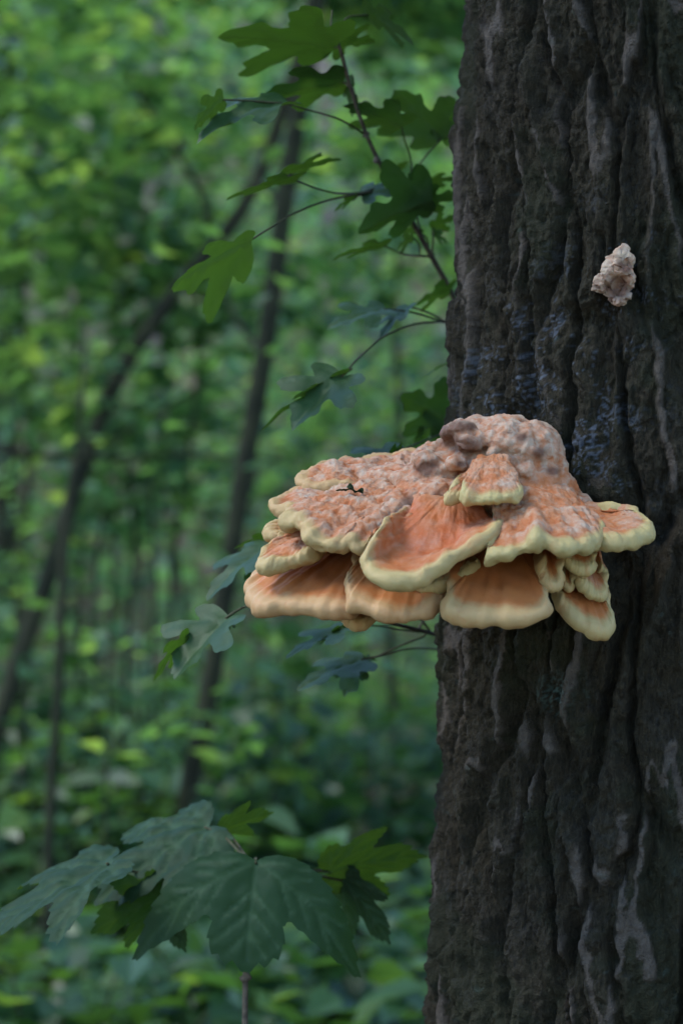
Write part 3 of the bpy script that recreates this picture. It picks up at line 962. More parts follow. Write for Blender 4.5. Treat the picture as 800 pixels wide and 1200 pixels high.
def leaf_shape(outline, veins, wl, wr, serr, grid, seed):
    """2-D triangulated blade; returns pts (n,2), tris, vein weight"""
    g = np.random.default_rng(seed)
    half = catmull([(x, y, 0) for x, y in outline], 64 if serr else 44)[:, :2]
    half[0], half[-1] = outline[0], outline[-1]
    if serr:
        k = np.arange(len(half))
        rad = half / (np.linalg.norm(half, axis=1)[:, None] + 1e-6)
        half[2:-1] += (rad * (((k % 3) - 1) * serr)[:, None])[2:-1]
    else:
        rad = half / (np.linalg.norm(half, axis=1)[:, None] + 1e-6)
        half[2:-1] += (rad * g.normal(0, 0.012, len(half))[:, None])[2:-1]
    half[:, 0] = np.maximum(half[:, 0], 0)
    right = half.copy()
    left = half[1:-1][::-1].copy()
    left[:, 0] *= -1
    poly = np.vstack([right, left])
    lob = 1 + 0.06 * g.normal(size=2)
    n = len(poly)
    # interior grid
    xs = np.arange(-1.3, 1.31, grid)
    ys = np.arange(-0.15, 1.1, grid)
    gx, gy = np.meshgrid(xs, ys)
    gp = np.stack([gx.ravel(), gy.ravel()], 1) + g.uniform(-.15, .15, (gx.size, 2)) * grid
    x0, y0 = poly[:, 0], poly[:, 1]
    x1, y1 = np.roll(x0, -1), np.roll(y0, -1)
    inside = np.zeros(len(gp), bool)
    dmin = np.full(len(gp), 9.0)
    for a, b, c, d in zip(x0, y0, x1, y1):
        cond = ((b > gp[:, 1]) != (d > gp[:, 1])) & (gp[:, 0] < (c - a) * (gp[:, 1] - b) / (d - b + 1e-12) + a)
        inside ^= cond
        dmin = np.minimum(dmin, np.hypot(gp[:, 0] - a, gp[:, 1] - b))
    gp = gp[inside & (dmin > grid * 0.45)]
    mid = np.stack([np.zeros(24), np.linspace(0.03, 0.96, 24)], 1)
    gp = gp[np.abs(gp[:, 0]) > grid * 0.4]
    pts = np.vstack([poly, mid, gp])
    ed = [(i, (i + 1) % n) for i in range(n)]
    vs, _, fs, *_ = delaunay_2d_cdt([Vector(p) for p in pts], ed, [], 1, 1e-6)
    Q = np.array([tuple(v) for v in vs])
    F = np.array([f for f in fs if len(f) == 3])
    vw = np.zeros(len(Q))
    for pl in veins:
        for sgn in (1, -1):
            a, b = np.array(pl[0], float), np.array(pl[1], float)
            a, b = a * [sgn, 1], b * [sgn, 1]
            t = np.clip(((Q - a) @ (b - a)) / ((b - a) @ (b - a)), 0, 1)
            dd = np.linalg.norm(Q - (a + t[:, None] * (b - a)), axis=1)
            wdt = 0.024 * (1 - 0.5 * t)
            vw = np.maximum(vw, np.exp(-(dd / wdt) ** 2))
    Q2 = Q.copy()
    Q2[:, 0] = np.where(Q[:, 0] > 0, Q[:, 0] * wr * lob[0], Q[:, 0] * wl * lob[1])
    return Q, Q2, F, vw


def leaf(parent, base, tip, f, under, kind='maple', wl=1.0, wr=1.0, fold=0.15, droop=0.15, curl=0.10, petiole=None, seed=0, pr=0.0011, length=None, wave=0.02):
    """base / tip: (px, py, depth); f: how squashed it looks sideways; under: underside is seen"""
    outline, veins, serr, grid, mat = {'maple': (FIELD_MAPLE, FIELD_VEINS, 0, 0.055, M_MAPLE), 'syc': (SYCAMORE, SYC_VEINS, 0.026, 0.036, M_SYC), 'wide': (SYC_WIDE, SYC_WIDE_VEINS, 0.028, 0.034, M_SYC)}[kind]
    tip = (tip[0], tip[1], base[2] + (tip[2] - base[2]) * 0.4)
    B, T = P(*base), P(*tip)
    d = T - B
    L = d.length
    dn = d.normalized()
    view = Vector((B.x, B.y, B.z - CAMZ)).normalized()
    perp = dn.cross(view).normalized()
    dep = (view - dn * view.dot(dn)).normalized()
    best = None
    for sg in (1, -1):
        s = (perp * f + dep * sg * math.sqrt(max(0, 1 - f * f))).normalized()
        n = s.cross(dn).normalized()
        if n.z < 0:
            s, n = -s, -n
        facing = -n.dot(view)            # >0: upper side seen
        sc = -facing if under else facing
        if best is None or sc > best[0]: best = (sc, s, n)
    _, s, n = best
    Q, Q2, F, vw = leaf_shape(outline, veins, wl, wr, serr, grid, seed)
    x, y = Q2[:, 0], Q2[:, 1]
    rad = np.hypot(Q[:, 0], Q[:, 1])
    ns = noise(np.stack([x * 3.1 + seed, y * 3.1, 0 * x], 1), 3)
    nf = noise(np.stack([x * 9 + seed, y * 9, 0 * x], 1), 4)
    z = np.abs(x) * fold - droop * np.maximum(y, 0) ** 2 - curl * x * x * 2 - 0.25 * curl * np.maximum(rad - 0.6, 0) + wave * 1.6 * ns + wave * 0.5 * nf - (0.022 if kind != 'maple' else 0.012) * vw
    S, D, N = np.array(s), np.array(dn), np.array(n)
    V = np.array(B) + L * (x[:, None] * S + (y + 0.0)[:, None] * D + z[:, None] * N)
    g = np.random.default_rng(seed + 900)
    a = np.stack([np.full(len(V), g.uniform(0.2, 0.62)) + 0.12 * ns, vw * (0.55 if kind != 'maple' else 0.5), 0 * x, 0 * x + 1], 1)
    a = np.clip(a, 0, 1)
    o = mesh_np('leaf', V, [F], mat, parent, True, {'mask': a})
    if petiole:
        path = [tuple(B + dn * L * 0.03)] + [tuple(P(*p)) for p in petiole]
        V, Fp = tube_data(path, pr * 0.85, pr * 1.1, sides=6, n=14)
        mesh_np('petiole', V, Fp, M_PETIOLE, o)
    return o


# ------------------------------------------------------------------ maple sapling behind the trunk
def build_sapling():
    root = empty('maple_sapling', (0.158, 2.66, 0))
    tag(root, 'young maple sapling with lobed leaves on thin twigs, reaching out beside the thick trunk', 'sapling')
    stem = [(0.158, 2.66, -0.05), (0.165, 2.66, 0.5), (0.16, 2.65, 1.0), (0.165, 2.64, 1.4), tuple(P(560, 480, 2.62)), tuple(P(548, 385, 2.58))]
    tube('stem', stem, 0.009, 0.005, M_STEM, root, n=40, sides=10, wob=0.06)
    tw = [(548, 385, 2.58), (527, 340, 2.54), (505, 300, 2.51), (480, 255, 2.48), (452, 205, 2.45), (430, 160, 2.42), (412, 108, 2.39), (397, 54, 2.36)]
    tube('twig', [P(*p) for p in tw], 0.0036, 0.0017, M_STEM, root, n=50, sides=9, wob=0.12)
    for (px, py, y) in [(505, 300, 2.51), (452, 205, 2.45), (429, 158, 2.42), (441, 188, 2.434)]:
        c = P(px, py, y)
        tube('node', [c + Vector((-.001, 0, -.003)), c, c + Vector((.001, 0, .003))], 0.0034, 0.0034, M_STEM, root, n=5, sides=8)
    tube('twig', [P(*p) for p in [(548, 385, 2.58), (528, 378, 2.5), (518, 377, 2.46)]], 0.003, 0.0018, M_STEM, root, n=12)
    tube('twig', [P(*p) for p in [(562, 775, 2.63), (530, 752, 2.52), (505, 742, 2.42), (470, 733, 2.36), (438, 724, 2.3), (380, 712, 2.22), (310, 706, 2.18)]], 0.003, 0.0014, M_STEM, root, n=30)
    tube('twig', [P(*p) for p in [(490, 738, 2.39), (498, 720, 2.40), (492, 705, 2.41)]], 0.0013, 0.0008, M_STEM, root, n=10, sides=6)
    tube('twig', [P(*p) for p in [(505, 742, 2.42), (495, 728, 2.40), (482, 712, 2.39), (465, 690, 2.36), (400, 640, 2.33), (318, 636, 2.3)]], 0.0014, 0.0010, M_STEM, root, n=18, sides=6)
    m = lambda *a, **k: leaf(root, *a, kind='maple', **k)
    # tip of the shoot, seen from below
    m((392, 54, 2.36), (254, 34, 2.22), .46, True, wl=1.0, wr=1.05, fold=.12, droop=.05, seed=1, petiole=[(398, 54, 2.36), (408, 90, 2.385)])
    m((388, 52, 2.37), (437, 44, 2.44), .40, True, wl=1.1, wr=1.1, droop=.1, seed=2, petiole=[(394, 56, 2.36)])
    m((430, 17, 2.42), (494, 38, 2.36), .42, True, wl=1.0, wr=1.0, droop=.25, seed=3, petiole=[(405, 22, 2.38), (397, 54, 2.36)])
    tube('bud', [P(397, 54, 2.36), P(388, 34, 2.36), P(389, 12, 2.36)], 0.0012, 0.0007, M_STEM, root, n=8, sides=6)
    # second pair
    m((338, 121, 2.30), (232, 128, 2.16), .22, False, wl=.75, wr=.75, fold=.25, droop=.30, curl=.15, seed=4, petiole=[(358, 128, 2.33), (398, 140, 2.38), (427, 157, 2.42)], wave=.045)
    m((262, 116, 2.27), (222, 148, 2.24), .62, True, wl=.9, wr=.9, seed=64, petiole=[(290, 118, 2.29), (330, 121, 2.30)])
    m((402, 96, 2.40), (296, 108, 2.40), .42, True, wl=1.0, wr=.9, fold=.1, droop=.12, seed=5, petiole=[(412, 100, 2.40), (416, 118, 2.395)])
    m((400, 95, 2.42), (428, 128, 2.36), .5, True, wl=.9, wr=.9, seed=6, petiole=[(412, 104, 2.40)])
    m((472, 148, 2.43), (404, 112, 2.36), .5, True, wl=1.15, wr=1.1, seed=7, droop=.15, petiole=[(474, 165, 2.45), (482, 192, 2.46), (476, 240, 2.47)])
    m((518, 164, 2.50), (466, 98, 2.42), .75, True, wl=1.0, wr=1.3, seed=8, droop=.12, petiole=[(512, 168, 2.50), (492, 192, 2.48), (474, 232, 2.465)])
    m((517, 163, 2.51), (545, 112, 2.50), .7, True, wl=1.0, wr=1.0, seed=9, petiole=[(512, 168, 2.50)])
    # flat pair on the left
    m((348, 211, 2.34), (262, 222, 2.26), .20, True, wl=.8, wr=.9, droop=.12, seed=10, petiole=[(375, 222, 2.37), (400, 227, 2.40), (430, 224, 2.43), (455, 212, 2.452)])
    m((330, 204, 2.36), (398, 183, 2.42), .22, True, wl=.7, wr=.8, droop=.05, seed=11, petiole=[(345, 212, 2.345)])
    # the large central leaf
    m((506, 234, 2.42), (414, 268, 2.36), .85, True, wl=1.05, wr=.5, fold=.2, droop=.12, seed=12, petiole=[(489, 252, 2.45), (494, 275, 2.50)])
    m((482, 243, 2.43), (486, 190, 2.40), .8, True, wl=.8, wr=.9, droop=.1, seed=13, petiole=[(486, 250, 2.45)])
    m((486, 243, 2.44), (540, 222, 2.44), .6, True, wl=.8, wr=.8, droop=.1, seed=14, petiole=[(488, 252, 2.46)])
    m((420, 226, 2.44), (472, 222, 2.36), .38, False, wl=.9, wr=.9, seed=15, petiole=[(440, 220, 2.44), (455, 210, 2.452)])
    m((452, 212, 2.48), (476, 186, 2.46), .6, True, wl=.8, wr=.8, seed=16, petiole=[(456, 214, 2.455)])
    m((418, 230, 2.42), (388, 244, 2.40), .4, True, wl=.7, wr=.7, seed=17, petiole=[(440, 222, 2.44), (458, 214, 2.455)])
    m((496, 216, 2.50), (540, 203, 2.50), .35, True, wl=.8, wr=.8, seed=18, petiole=[(500, 214, 2.5), (480, 240, 2.475)])
    # single big hanging leaf on a long stalk
    m((294, 282, 2.24), (192, 330, 2.14), .62, True, wl=.38, wr=1.3, fold=.05, droop=.10, curl=.05, seed=19, petiole=[(315, 268, 2.27), (345, 250, 2.32), (380, 236, 2.37), (415, 228, 2.41), (462, 222, 2.46)], pr=.0012)
    # small flat leaves by the twig
    m((452, 288, 2.46), (387, 294, 2.40), .26, True, wl=.8, wr=.8, seed=20, petiole=[(470, 297, 2.48), (490, 300, 2.50), (504, 300, 2.51)])
    m((484, 277, 2.48), (460, 292, 2.44), .6, True, wl=.8, wr=.8, seed=21, petiole=[(490, 285, 2.50), (492, 298, 2.505)])
    m((506, 268, 2.52), (534, 250, 2.52), .6, True, wl=.9, wr=.9, seed=22, petiole=[(507, 280, 2.515), (506, 300, 2.512)])
    m((506, 272, 2.52), (528, 284, 2.50), .6, True, wl=.7, wr=.7, seed=23, petiole=[(507, 282, 2.515), (506, 300, 2.512)])
    m((492, 273, 2.50), (462, 262, 2.47), .4, True, wl=.7, wr=.7, seed=24, petiole=[(500, 280, 2.505), (502, 296, 2.51)])
    # cluster low on the shoot
    m((452, 362, 2.44), (383, 374, 2.36), .40, False, wl=.8, wr=.8, seed=25, petiole=[(470, 364, 2.45), (495, 369, 2.46), (518, 377, 2.46)])
    m((478, 358, 2.46), (440, 390, 2.38), .34, False, wl=.65, wr=.65, seed=26, petiole=[(495, 364, 2.46), (510, 370, 2.46), (520, 377, 2.46)])
    m((528, 340, 2.50), (480, 352, 2.44), .46, True, wl=.9, wr=.9, seed=27, petiole=[(532, 352, 2.52), (526, 376, 2.50)])
    m((402, 440, 2.30), (338, 492, 2.20), .62, False, wl=1.0, wr=1.0, seed=28, fold=.3, petiole=[(420, 420, 2.33), (450, 394, 2.38), (485, 380, 2.42), (518, 377, 2.46)], pr=.0012)
    m((405, 438, 2.31), (296, 488, 2.30), .16, True, wl=.45, wr=.45, seed=29, petiole=[(412, 432, 2.32)])
    m((527, 492, 2.48), (468, 458, 2.44), .95, True, wl=1.0, wr=1.0, seed=30, petiole=[(540, 492, 2.55), (560, 490, 2.62)])
    m((527, 488, 2.50), (478, 516, 2.46), .8, True, wl=.9, wr=.9, seed=31, petiole=[(540, 490, 2.55), (560, 488, 2.62)])
    m((525, 426, 2.50), (489, 440, 2.46), .10, True, wl=.5, wr=.5, seed=32, petiole=[(540, 424, 2.55), (555, 424, 2.60)])
    m((474, 526, 2.32), (396, 544, 2.24), .30, False, wl=.9, wr=.9, seed=33, petiole=[(500, 515, 2.42), (530, 505, 2.52), (560, 500, 2.62)])
    m((466, 530, 2.33), (435, 545, 2.26), .40, True, wl=.9, wr=.9, seed=34, petiole=[(478, 524, 2.34)])
    # lower leaves, out from behind the fungus
    m((312, 640, 2.30), (236, 690, 2.20), .36, False, wl=.9, wr=.8, seed=35, fold=.2, petiole=[(318, 636, 2.3)])
    m((312, 655, 2.32), (280, 676, 2.27), .6, True, wl=.9, wr=.9, seed=36, petiole=[(318, 640, 2.31), (322, 637, 2.302)])
    m((315, 630, 2.34), (272, 636, 2.30), .3, True, wl=.7, wr=.7, seed=37, petiole=[(322, 634, 2.31)])
    m((268, 722, 2.20), (198, 786, 2.10), .55, False, wl=1.0, wr=.95, fold=.3, droop=.12, seed=38, petiole=[(280, 714, 2.2), (300, 707, 2.18), (312, 706, 2.18)])
    m((222, 746, 2.20), (172, 792, 2.16), .38, True, wl=.8, wr=.8, seed=39, petiole=[(245, 738, 2.20), (268, 722, 2.20), (284, 712, 2.19)])
    m((266, 724, 2.22), (278, 735, 2.20), .8, True, wl=.9, wr=.9, seed=40, petiole=[(272, 718, 2.2), (284, 712, 2.19)])
    m((412, 734, 2.32), (332, 758, 2.24), .24, False, wl=.9, wr=.9, seed=41, petiole=[(440, 733, 2.35), (470, 738, 2.38), (500, 741, 2.41)])
    m((402, 738, 2.33), (366, 750, 2.27), .30, True, wl=.8, wr=.8, seed=42, petiole=[(412, 735, 2.325)])
    m((426, 772, 2.34), (346, 796, 2.27), .42, False, wl=1.05, wr=.85, seed=43, fold=.1, petiole=[(450, 768, 2.37), (480, 760, 2.41), (515, 762, 2.5), (562, 775, 2.63)])
    m((420, 772, 2.36), (400, 812, 2.30), .8, False, wl=.8, wr=.7, seed=44, petiole=[(440, 770, 2.37), (470, 756, 2.39), (496, 746, 2.41), (500, 741, 2.415)])
    m((426, 772, 2.35), (442, 772, 2.36), .6, False, wl=.9, wr=.9, seed=45, petiole=[(440, 770, 2.37)])


build_sapling()


# ------------------------------------------------------------------ sycamore seedling, lower left
def build_seedling():
    b = P(287, 1200, 2.25)
    root = empty('sycamore_seedling', (b.x, 2.25, 0))
    tag(root, 'sycamore seedling with broad dark green toothed leaves on a slender brown stem', 'seedling')
    tube('stem', [(b.x - .01, 2.26, -0.05), (b.x - .004, 2.25, 0.5), tuple(b), tuple(P(288, 1140, 2.25)), tuple(P(289, 1080, 2.26)), tuple(P(296, 1012, 2.27))],
         0.0042, 0.0028, M_STEM, root, n=50, sides=10, wob=0.08)
    c = P(288, 1146, 2.25)
    tube('node', [c + Vector((-.004, 0, -.003)), c, c + Vector((.004, 0, .003))], 0.0042, 0.0042, M_STEM, root, n=7, sides=8)
    top = (296, 1012, 2.27)
    m = lambda *a, kind='syc', **k: leaf(root, *a, kind=kind, **k)
    m((300, 1008, 2.25), (286, 1124, 2.15), .99, False, kind='wide', wl=.92, wr=1.0, fold=.22, droop=.16, curl=.22, seed=51, petiole=[(300, 1006, 2.262), top], pr=.0016, wave=.022)
    m((244, 967, 2.34), (106, 1036, 2.28), .62, False, wl=.85, wr=.85, fold=.06, droop=.16, curl=.22, seed=52, petiole=[(262, 980, 2.32), (285, 1003, 2.28), top], pr=.0016, wave=.04)
    m((130, 1010, 2.26), (-30, 1076, 2.16), .36, False, wl=.75, wr=.75, fold=.15, droop=.18, curl=.2, seed=53, petiole=[(160, 1022, 2.33), (225, 1032, 2.34), (280, 1020, 2.30), top], pr=.0016, wave=.03)
    m((188, 1052, 2.34), (106, 1086, 2.28), .75, True, wl=.95, wr=.7, fold=.1, droop=.1, seed=54, petiole=[(205, 1054, 2.33), (250, 1035, 2.30), (288, 1018, 2.275), top], pr=.0016)
    m((196, 1050, 2.35), (212, 1114, 2.30), .75, True, wl=.7, wr=.7, fold=.1, droop=.1, seed=55, petiole=[(205, 1054, 2.33)], pr=.0016)
    m((385, 1022, 2.38), (492, 994, 2.42), .55, True, wl=.75, wr=.95, fold=.05, droop=.1, seed=56, petiole=[(350, 1020, 2.34), (310, 1016, 2.29), top], pr=.0016)
    m((400, 1030, 2.40), (462, 1098, 2.36), .55, True, wl=.8, wr=.8, fold=.05, droop=.1, seed=57, petiole=[(350, 1022, 2.34), (310, 1016, 2.29), top], pr=.0016)
    m((262, 972, 2.40), (314, 946, 2.44), .5, True, wl=.8, wr=.8, seed=58, petiole=[(275, 985, 2.36), (290, 1006, 2.28), top], pr=.0016)


build_seedling()

# scrap of dead leaf caught on the fungus
sc_o = leaf(None, (424, 578, 2.035), (394, 570, 2.03), .35, False, kind='maple', wl=.45, wr=.5, fold=.7, curl=.5, wave=.12, seed=70)
sc_o.data.materials.clear()
sc_o.data.materials.append(mat_leaf('withered_leaf', (0.012, 0.020, 0.008), (0.020, 0.030, 0.012), (0.01, 0.02, 0.004), 0.8, 0.1, 0.1))
sc_o.name = 'leaf_scrap'
tag(sc_o, 'shrivelled dark green scrap of leaf lying on the orange fungus', 'leaf')


# ------------------------------------------------------------------ the woodland behind
def ground_z(x, y):
    q = np.array([[x, y, 0.0]])
    return float(ground_h(q)[0])


def bg_tree(name, label, path_px, y, w0, w1, crown, cat='tree', mat=None, branches=(), group=None, dy=0.0):
    """slender tree: path given as pixels top to bottom at distance y; crown = list of (centre px, py, dy, rx, ry, rz, n)"""
    mat = mat or M_BGBARK
    pts = [P(px, py, y + dy * k) for k, (px, py) in enumerate(path_px)]
    pts = pts[::-1]
    bx, by = pts[0].x, pts[0].y
    gz = ground_z(bx, by)
    if pts[0].z > gz + 0.1:
        sl = (pts[1] - pts[0])
        k = (pts[0].z - gz) / max(0.2, sl.z)
        k = min(k, 1.5)
        fx = pts[0].x - sl.x * k * 0.6
        pts = [Vector((fx, by, gz - 0.05))] + pts
    root = empty(name, (pts[0].x, pts[0].y, gz))
    tag(root, label, cat, group)
    tube('trunk', pts, w0 / 2, w1 / 2, mat, root, n=60, sides=10, wob=0.10)
    for br in branches:
        tube('branch', [P(px, py, y + d) for (px, py, d) in br[0]], br[1] / 2, br[2] / 2, mat, root, n=20, sides=7, wob=0.1)
    sd = abs(hash(label)) if False else sum(ord(ch) for ch in label)
    Vs, Fs, As, off = [], [], [], 0
    for k, (px, py, dd, rx, ry, rz, n, ls) in enumerate(crown):
        c = P(px, py, y + dd)
        pp = ellipsoid_points(n, c, (rx, ry, rz), sd + k * 7, 0.5, 0.17)
        pp = pp[pp[:, 2] > 0.15]
        V, F, A = leaf_cloud(pp, ls, 0.5, sd + k * 7 + 1)
        Vs.append(V)
        Fs.append(F[0] + off)
        As.append(A)
        off += len(V)
    if Vs:
        o = mesh_np('crown', np.vstack(Vs), [np.vstack(Fs)], M_BGLEAF, root, False, {'mask': np.vstack(As)})
        o['kind'] = 'stuff'
    return root


bg_tree('young_tree', 'dark slender upright tree with a slight bend behind the maple sapling leaves', [(383, -420), (374, -100), (368, 20), (345, 160), (330, 260), (312, 400), (288, 540), (266, 680), (238, 850), (222, 930)], 6.2,
        0.060, 0.050, [(380, -260, .2, 1.3, 1.0, .8, 1100, .09), (300, -60, 1.0, 0.6, .7, .35, 260, .085), (340, 330, -.5, .55, .35, .7, 36, .06), (270, 640, -.5, .6, .35, .5, 36, .06), (240, 820, -.5, .6, .3, .35, 50, .065)],
        branches=[([(308, 408, 0), (290, 392, .1), (275, 370, .2), (262, 340, .3)], .022, .010), ([(334, 240, 0), (318, 226, .1), (300, 210, .2)], .026, .016)])
bg_tree('leaning_tree', 'leaning dark tree slanting up behind the upright slender one', [(352, 60), (328, 140), (300, 215), (266, 270), (215, 330), (170, 392), (140, 440), (112, 505), (80, 600), (52, 690), (18, 785), (-4, 860), (-20, 930)], 6.9,
        0.066, 0.042, [(330, -80, .3, 0.9, .8, .6, 700, .09), (120, 60, 1.2, .9, .8, .5, 520, .085), (190, 380, -.5, .8, .35, .6, 44, .06), (60, 640, -.5, .6, .35, .7, 50, .06), (100, 190, -.4, .6, .4, .5, 100, .07)], dy=-0.03,
        branches=[([(112, 520, -.1), (160, 500, 0), (215, 465, .1), (262, 440, .2)], .018, .008), ([(245, 262, .1), (235, 225, .2), (195, 160, .3), (150, 90, .4)], .026, .014), ([(150, 430, 0), (142, 395, 0), (140, 340, .1)], .020, .012)])
bg_tree('dead_stem', 'thin dead pole of a sapling standing left of the leaning tree', [(88, 540), (76, 640), (72, 740), (66, 850), (58, 980)], 5.6, 0.030, 0.022, [], cat='dead tree',
        branches=[([(78, 640, 0), (88, 560, .1), (96, 470, .1), (100, 380, .2)], .018, .008)])
SL = [
    ('twiggy grey sapling in the gap between leaning tree and upright tree', [(215, 300), (232, 420), (222, 520), (205, 640), (198, 780), (190, 900)], 7.6, .026, .014, [(190, 250, .3, .8, .7, .6, 420, .085)]),
    ('thin pale sapling with a forked top at the woodland edge', [(150, 540), (158, 640), (152, 720), (146, 840), (140, 930)], 7.2, .022, .015, [(150, 470, .3, .7, .6, .5, 300, .08)]),
    ('straight whip of a sapling under the leafy left hand side', [(95, 120), (98, 240), (92, 380), (88, 500), (92, 640)], 8.6, .032, .018, [(60, 90, .2, 1.2, .9, .9, 900, .09)]),
    ('knotty sapling with wide light green sprays of leaves', [(20, 220), (28, 380), (34, 520), (30, 660), (24, 800)], 8.0, .035, .02, [(30, 260, .3, 1.0, .8, 1.0, 950, .085)]),
    ('slim sapling with drooping sprays at the far left margin', [(-60, 100), (-50, 360), (-40, 600), (-46, 900)], 7.0, .045, .03, [(-30, 180, .3, .9, .8, .9, 800, .09), (-20, 500, .4, .7, .6, .5, 350, .085)]),
    ('crooked sapling whose bright sprays fill the gap by the trunk', [(470, 250), (462, 380), (470, 500), (455, 640), (460, 800)], 9.0, .040, .022, [(470, 330, .5, .8, .8, .8, 560, .085), (470, 140, .6, .8, .8, .5, 380, .085)]),
    ('leafy sapling half hidden by the furrowed trunk', [(560, 100), (556, 380), (560, 600), (552, 860)], 8.2, .05, .03, [(560, 200, .4, .7, .7, .8, 420, .085), (540, 560, .4, .6, .6, .5, 260, .085)]),
    ('fine stemmed sapling with yellow green leaves over the brambles', [(300, 520), (296, 620), (300, 720), (292, 860)], 9.5, .026, .016, [(300, 520, .4, .9, .8, .6, 460, .08)]),
]
for lab, path, y, w0, w1, cr in SL:
    bg_tree('sapling', lab, path, y, w0, w1, cr, cat='sapling', group='saplings in the woodland behind')
FT = [('broad pinkish brown trunk glimpsed deep in the wood beside the upright tree', [(392, 100), (396, 300), (398, 470), (402, 600), (405, 760)], 19, .34),
      ('pinkish brown far trunk seen between the leaning tree and the left saplings', [(186, 0), (188, 250), (190, 480), (194, 760)], 21, .30),
      ('distant brown trunk just clear of the furrowed trunk', [(436, 40), (434, 320), (432, 520), (430, 780)], 23, .26),
      ('far dark trunk behind the knotty sapling', [(8, 0), (6, 400), (10, 780)], 17, .22)]
for lab, path, y, w in FT:
    bg_tree('far_tree', lab, [(path[0][0] - 4, path[0][1] - 500)] + path, y, w, w * .75, [(path[0][0], -250, 0, 2.2, 1.8, 1.3, 700, .13)], mat=M_FARBARK if 'dark' not in lab else M_BGBARK, group='far trunks in the wood')
WH = [(30, 640, 980, 6.0), (112, 600, 960, 6.6), (128, 690, 950, 5.8), (168, 650, 930, 7.4), (180, 560, 940, 6.8), (212, 620, 930, 7.9), (250, 690, 920, 6.6), (330, 560, 900, 8.4), (345, 640, 900, 7.2), (20, 360, 900, 7.6), (135, 240, 900, 9.2), (420, 560, 860, 8.8)]
for k, (px, y0, y1, yd) in enumerate(WH):
    w = (4 + 5 * ((k * 37) % 10) / 10) / FPX * yd
    j = ((k * 53) % 11 - 5) * 2.2
    bg_tree('bare_sapling', 'thin bare leafless sapling rising out of the undergrowth', [(px + j, y0), (px - j * .4, (y0 * 2 + y1) / 3), (px + j * .3, (y0 + 2 * y1) / 3), (px - j, y1)], yd, w, w * .6, [], cat='sapling', group='bare thin saplings')
# fallen dead branch lying across at breast height
fb = tube('fallen_branch', [P(-60, 520, 6.3), P(20, 530, 6.35), P(110, 537, 6.5), P(200, 533, 6.6), P(300, 537, 6.3), P(330, 540, 6.2)], .011, .006, M_BGBARK, None, n=40, sides=7, wob=.2)
tag(fb, 'thin dead branch lodged crosswise against the upright and leaning trees', 'branch')


def build_far_wood():
    g = np.random.default_rng(101)
    chunks = []
    # layered foliage, clumped
    for (n, y0, y1, z0, z1, ls, dens) in [(12000, 10.5, 14.5, 0.2, 4.4, .10, .6), (15000, 14.5, 20, 0.2, 4.5, .12, .7), (15000, 20, 28, 0.2, 4.5, .16, .8), (12000, 28, 42, 0, 7, .28, .9)]:
        y = g.uniform(y0, y1, n)
        x = g.uniform(-1, 1, n) * (y * 0.16 + 4.0)
        p = np.stack([x, y, 0 * x], 1)
        p[:, 2] = ground_h(p) + 0.1 + g.uniform(0, 1, n) ** 1.3 * z1
        c = fbm(p * np.array([.75, .75, 1.0]), 3, 7)
        thr = -0.15 if y0 > 27 else -0.02
        p = p[c > thr]
        p += noise(p * 5, 9)[:, None] * 0.1
        chunks.append((p, ls, dens))
    # the wood goes on all round: unseen ring, added to block low light
    n = 16000
    a = g.uniform(0.35 * math.pi * 0 + math.radians(110), math.radians(430), n)
    r = g.uniform(11, 20, n)
    z = g.uniform(0.1, 8, n)
    p = np.stack([r * np.cos(a), 2 + r * np.sin(a), z], 1)
    keep = ~((p[:, 1] > 9) & (np.abs(p[:, 0]) < p[:, 1] * .16 + 4))
    p = p[keep]
    p = p[fbm(p * .6, 2, 17) > -0.15]
    chunks.append((p, .30, .6))
    Vs, Fs, As, off = [], [], [], 0
    for k, (p, ls, tl) in enumerate(chunks):
        V, F, A = leaf_cloud(p, ls, tl, 300 + k)
        Vs.append(V)
        Fs.append(F[0] + off)
        As.append(A)
        off += len(V)
    o = mesh_np('far_woodland', np.vstack(Vs), [np.vstack(Fs)], M_FARLEAF, None, False, {'mask': np.vstack(As)})
    tag(o, 'mass of blurred light green foliage of the wood behind', 'foliage', kind='stuff')


build_far_wood()


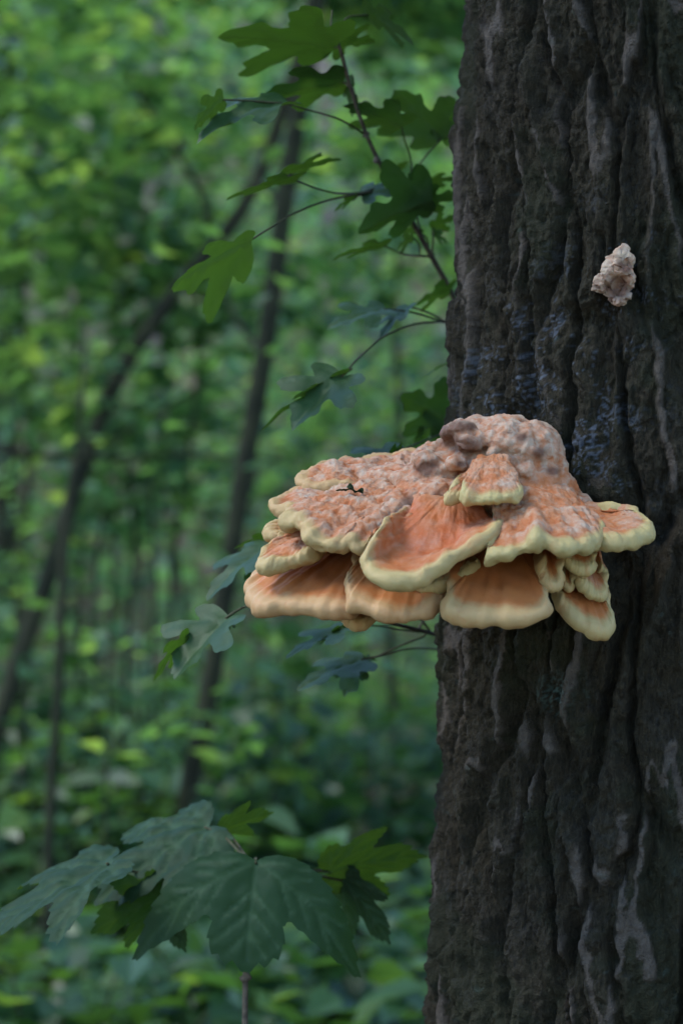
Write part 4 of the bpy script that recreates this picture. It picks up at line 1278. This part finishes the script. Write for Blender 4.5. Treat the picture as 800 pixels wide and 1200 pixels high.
def build_undergrowth():
    g = np.random.default_rng(202)
    n = 26000
    y = 3.4 + 17 * g.uniform(0, 1, n) ** 1.25
    x = g.uniform(-1, 1, n) * (y * 0.17 + 1.6)
    p = np.stack([x, y, 0 * x], 1)
    hmax = 0.42 + 0.20 * noise(p * 0.8, 5) + 0.10 * noise(p * 2.2, 6) + 0.015 * (y - 4)
    hmax = np.clip(hmax, 0.12, 1.0)
    p[:, 2] = ground_h(p) + 0.03 + hmax * g.uniform(0.15, 1, n) ** 0.6
    V, F, A = leaf_cloud(p, 0.085, 0.38, 203, 0.40)
    o = mesh_np('undergrowth', V, F, M_HERB, None, False, {'mask': A})
    tag(o, 'low green undergrowth covering the woodland floor', 'undergrowth', kind='stuff')


build_undergrowth()


def shrub(label, px, y, h, spread, n, ls, seed, group=None):
    b = P(px, 600, y)
    gz = ground_z(b.x, y)
    root = empty('shrub', (b.x, y, gz))
    tag(root, label, 'shrub', group)
    g = np.random.default_rng(seed)
    tips = []
    for k in range(6):
        a = k * 1.05 + g.uniform(-.3, .3)
        R = spread * g.uniform(.4, .9)
        hh = h * g.uniform(.7, 1.0)
        tp = (b.x + math.cos(a) * R, y + math.sin(a) * R, gz + hh)
        tube('stem', [(b.x, y, gz - .03), (b.x + math.cos(a) * R * .35, y + math.sin(a) * R * .35, gz + hh * .55), tp], .007, .003, M_BGBARK, root, n=10, sides=6)
        tips.append(tp)
    pp = []
    for k in range(n):
        t = tips[g.integers(0, 6)]
        u = g.uniform(.25, 1.05)
        c = np.array([b.x, y, gz]) * (1 - u) + np.array(t) * u
        pp.append(c + g.normal(0, .10 * spread + .05, 3) * [1, 1, .7])
    pp = np.array(pp)
    pp = pp[pp[:, 2] > gz + .05]
    V, F, A = leaf_cloud(pp, ls, 0.42, seed + 1, 0.42)
    o = mesh_np('foliage', V, F, M_HERB, root, False, {'mask': A})
    o['kind'] = 'stuff'


shrub('low bushy shrub with broad pale leaves behind the seedling', 300, 5.0, .70, .45, 330, .10, 11)
shrub('spreading shrub with bluish green leaves beside the foot of the thick trunk', 455, 4.6, .62, .40, 300, .10, 12)
shrub('dark leafy shrub under the long left hand sycamore leaf', 60, 4.4, .60, .42, 320, .10, 13)
shrub('tall loose shrub below the leaning tree', 130, 6.4, 1.05, .55, 460, .09, 14)
shrub('rounded shrub at the foot of the upright slender tree', 250, 7.0, 1.0, .55, 460, .09, 15)
shrub('bright green shrub between the upright tree and the thick trunk', 410, 7.4, 1.10, .6, 520, .09, 16)
shrub('straggling shrub against the dead pole', 20, 7.0, 1.25, .5, 420, .09, 17)
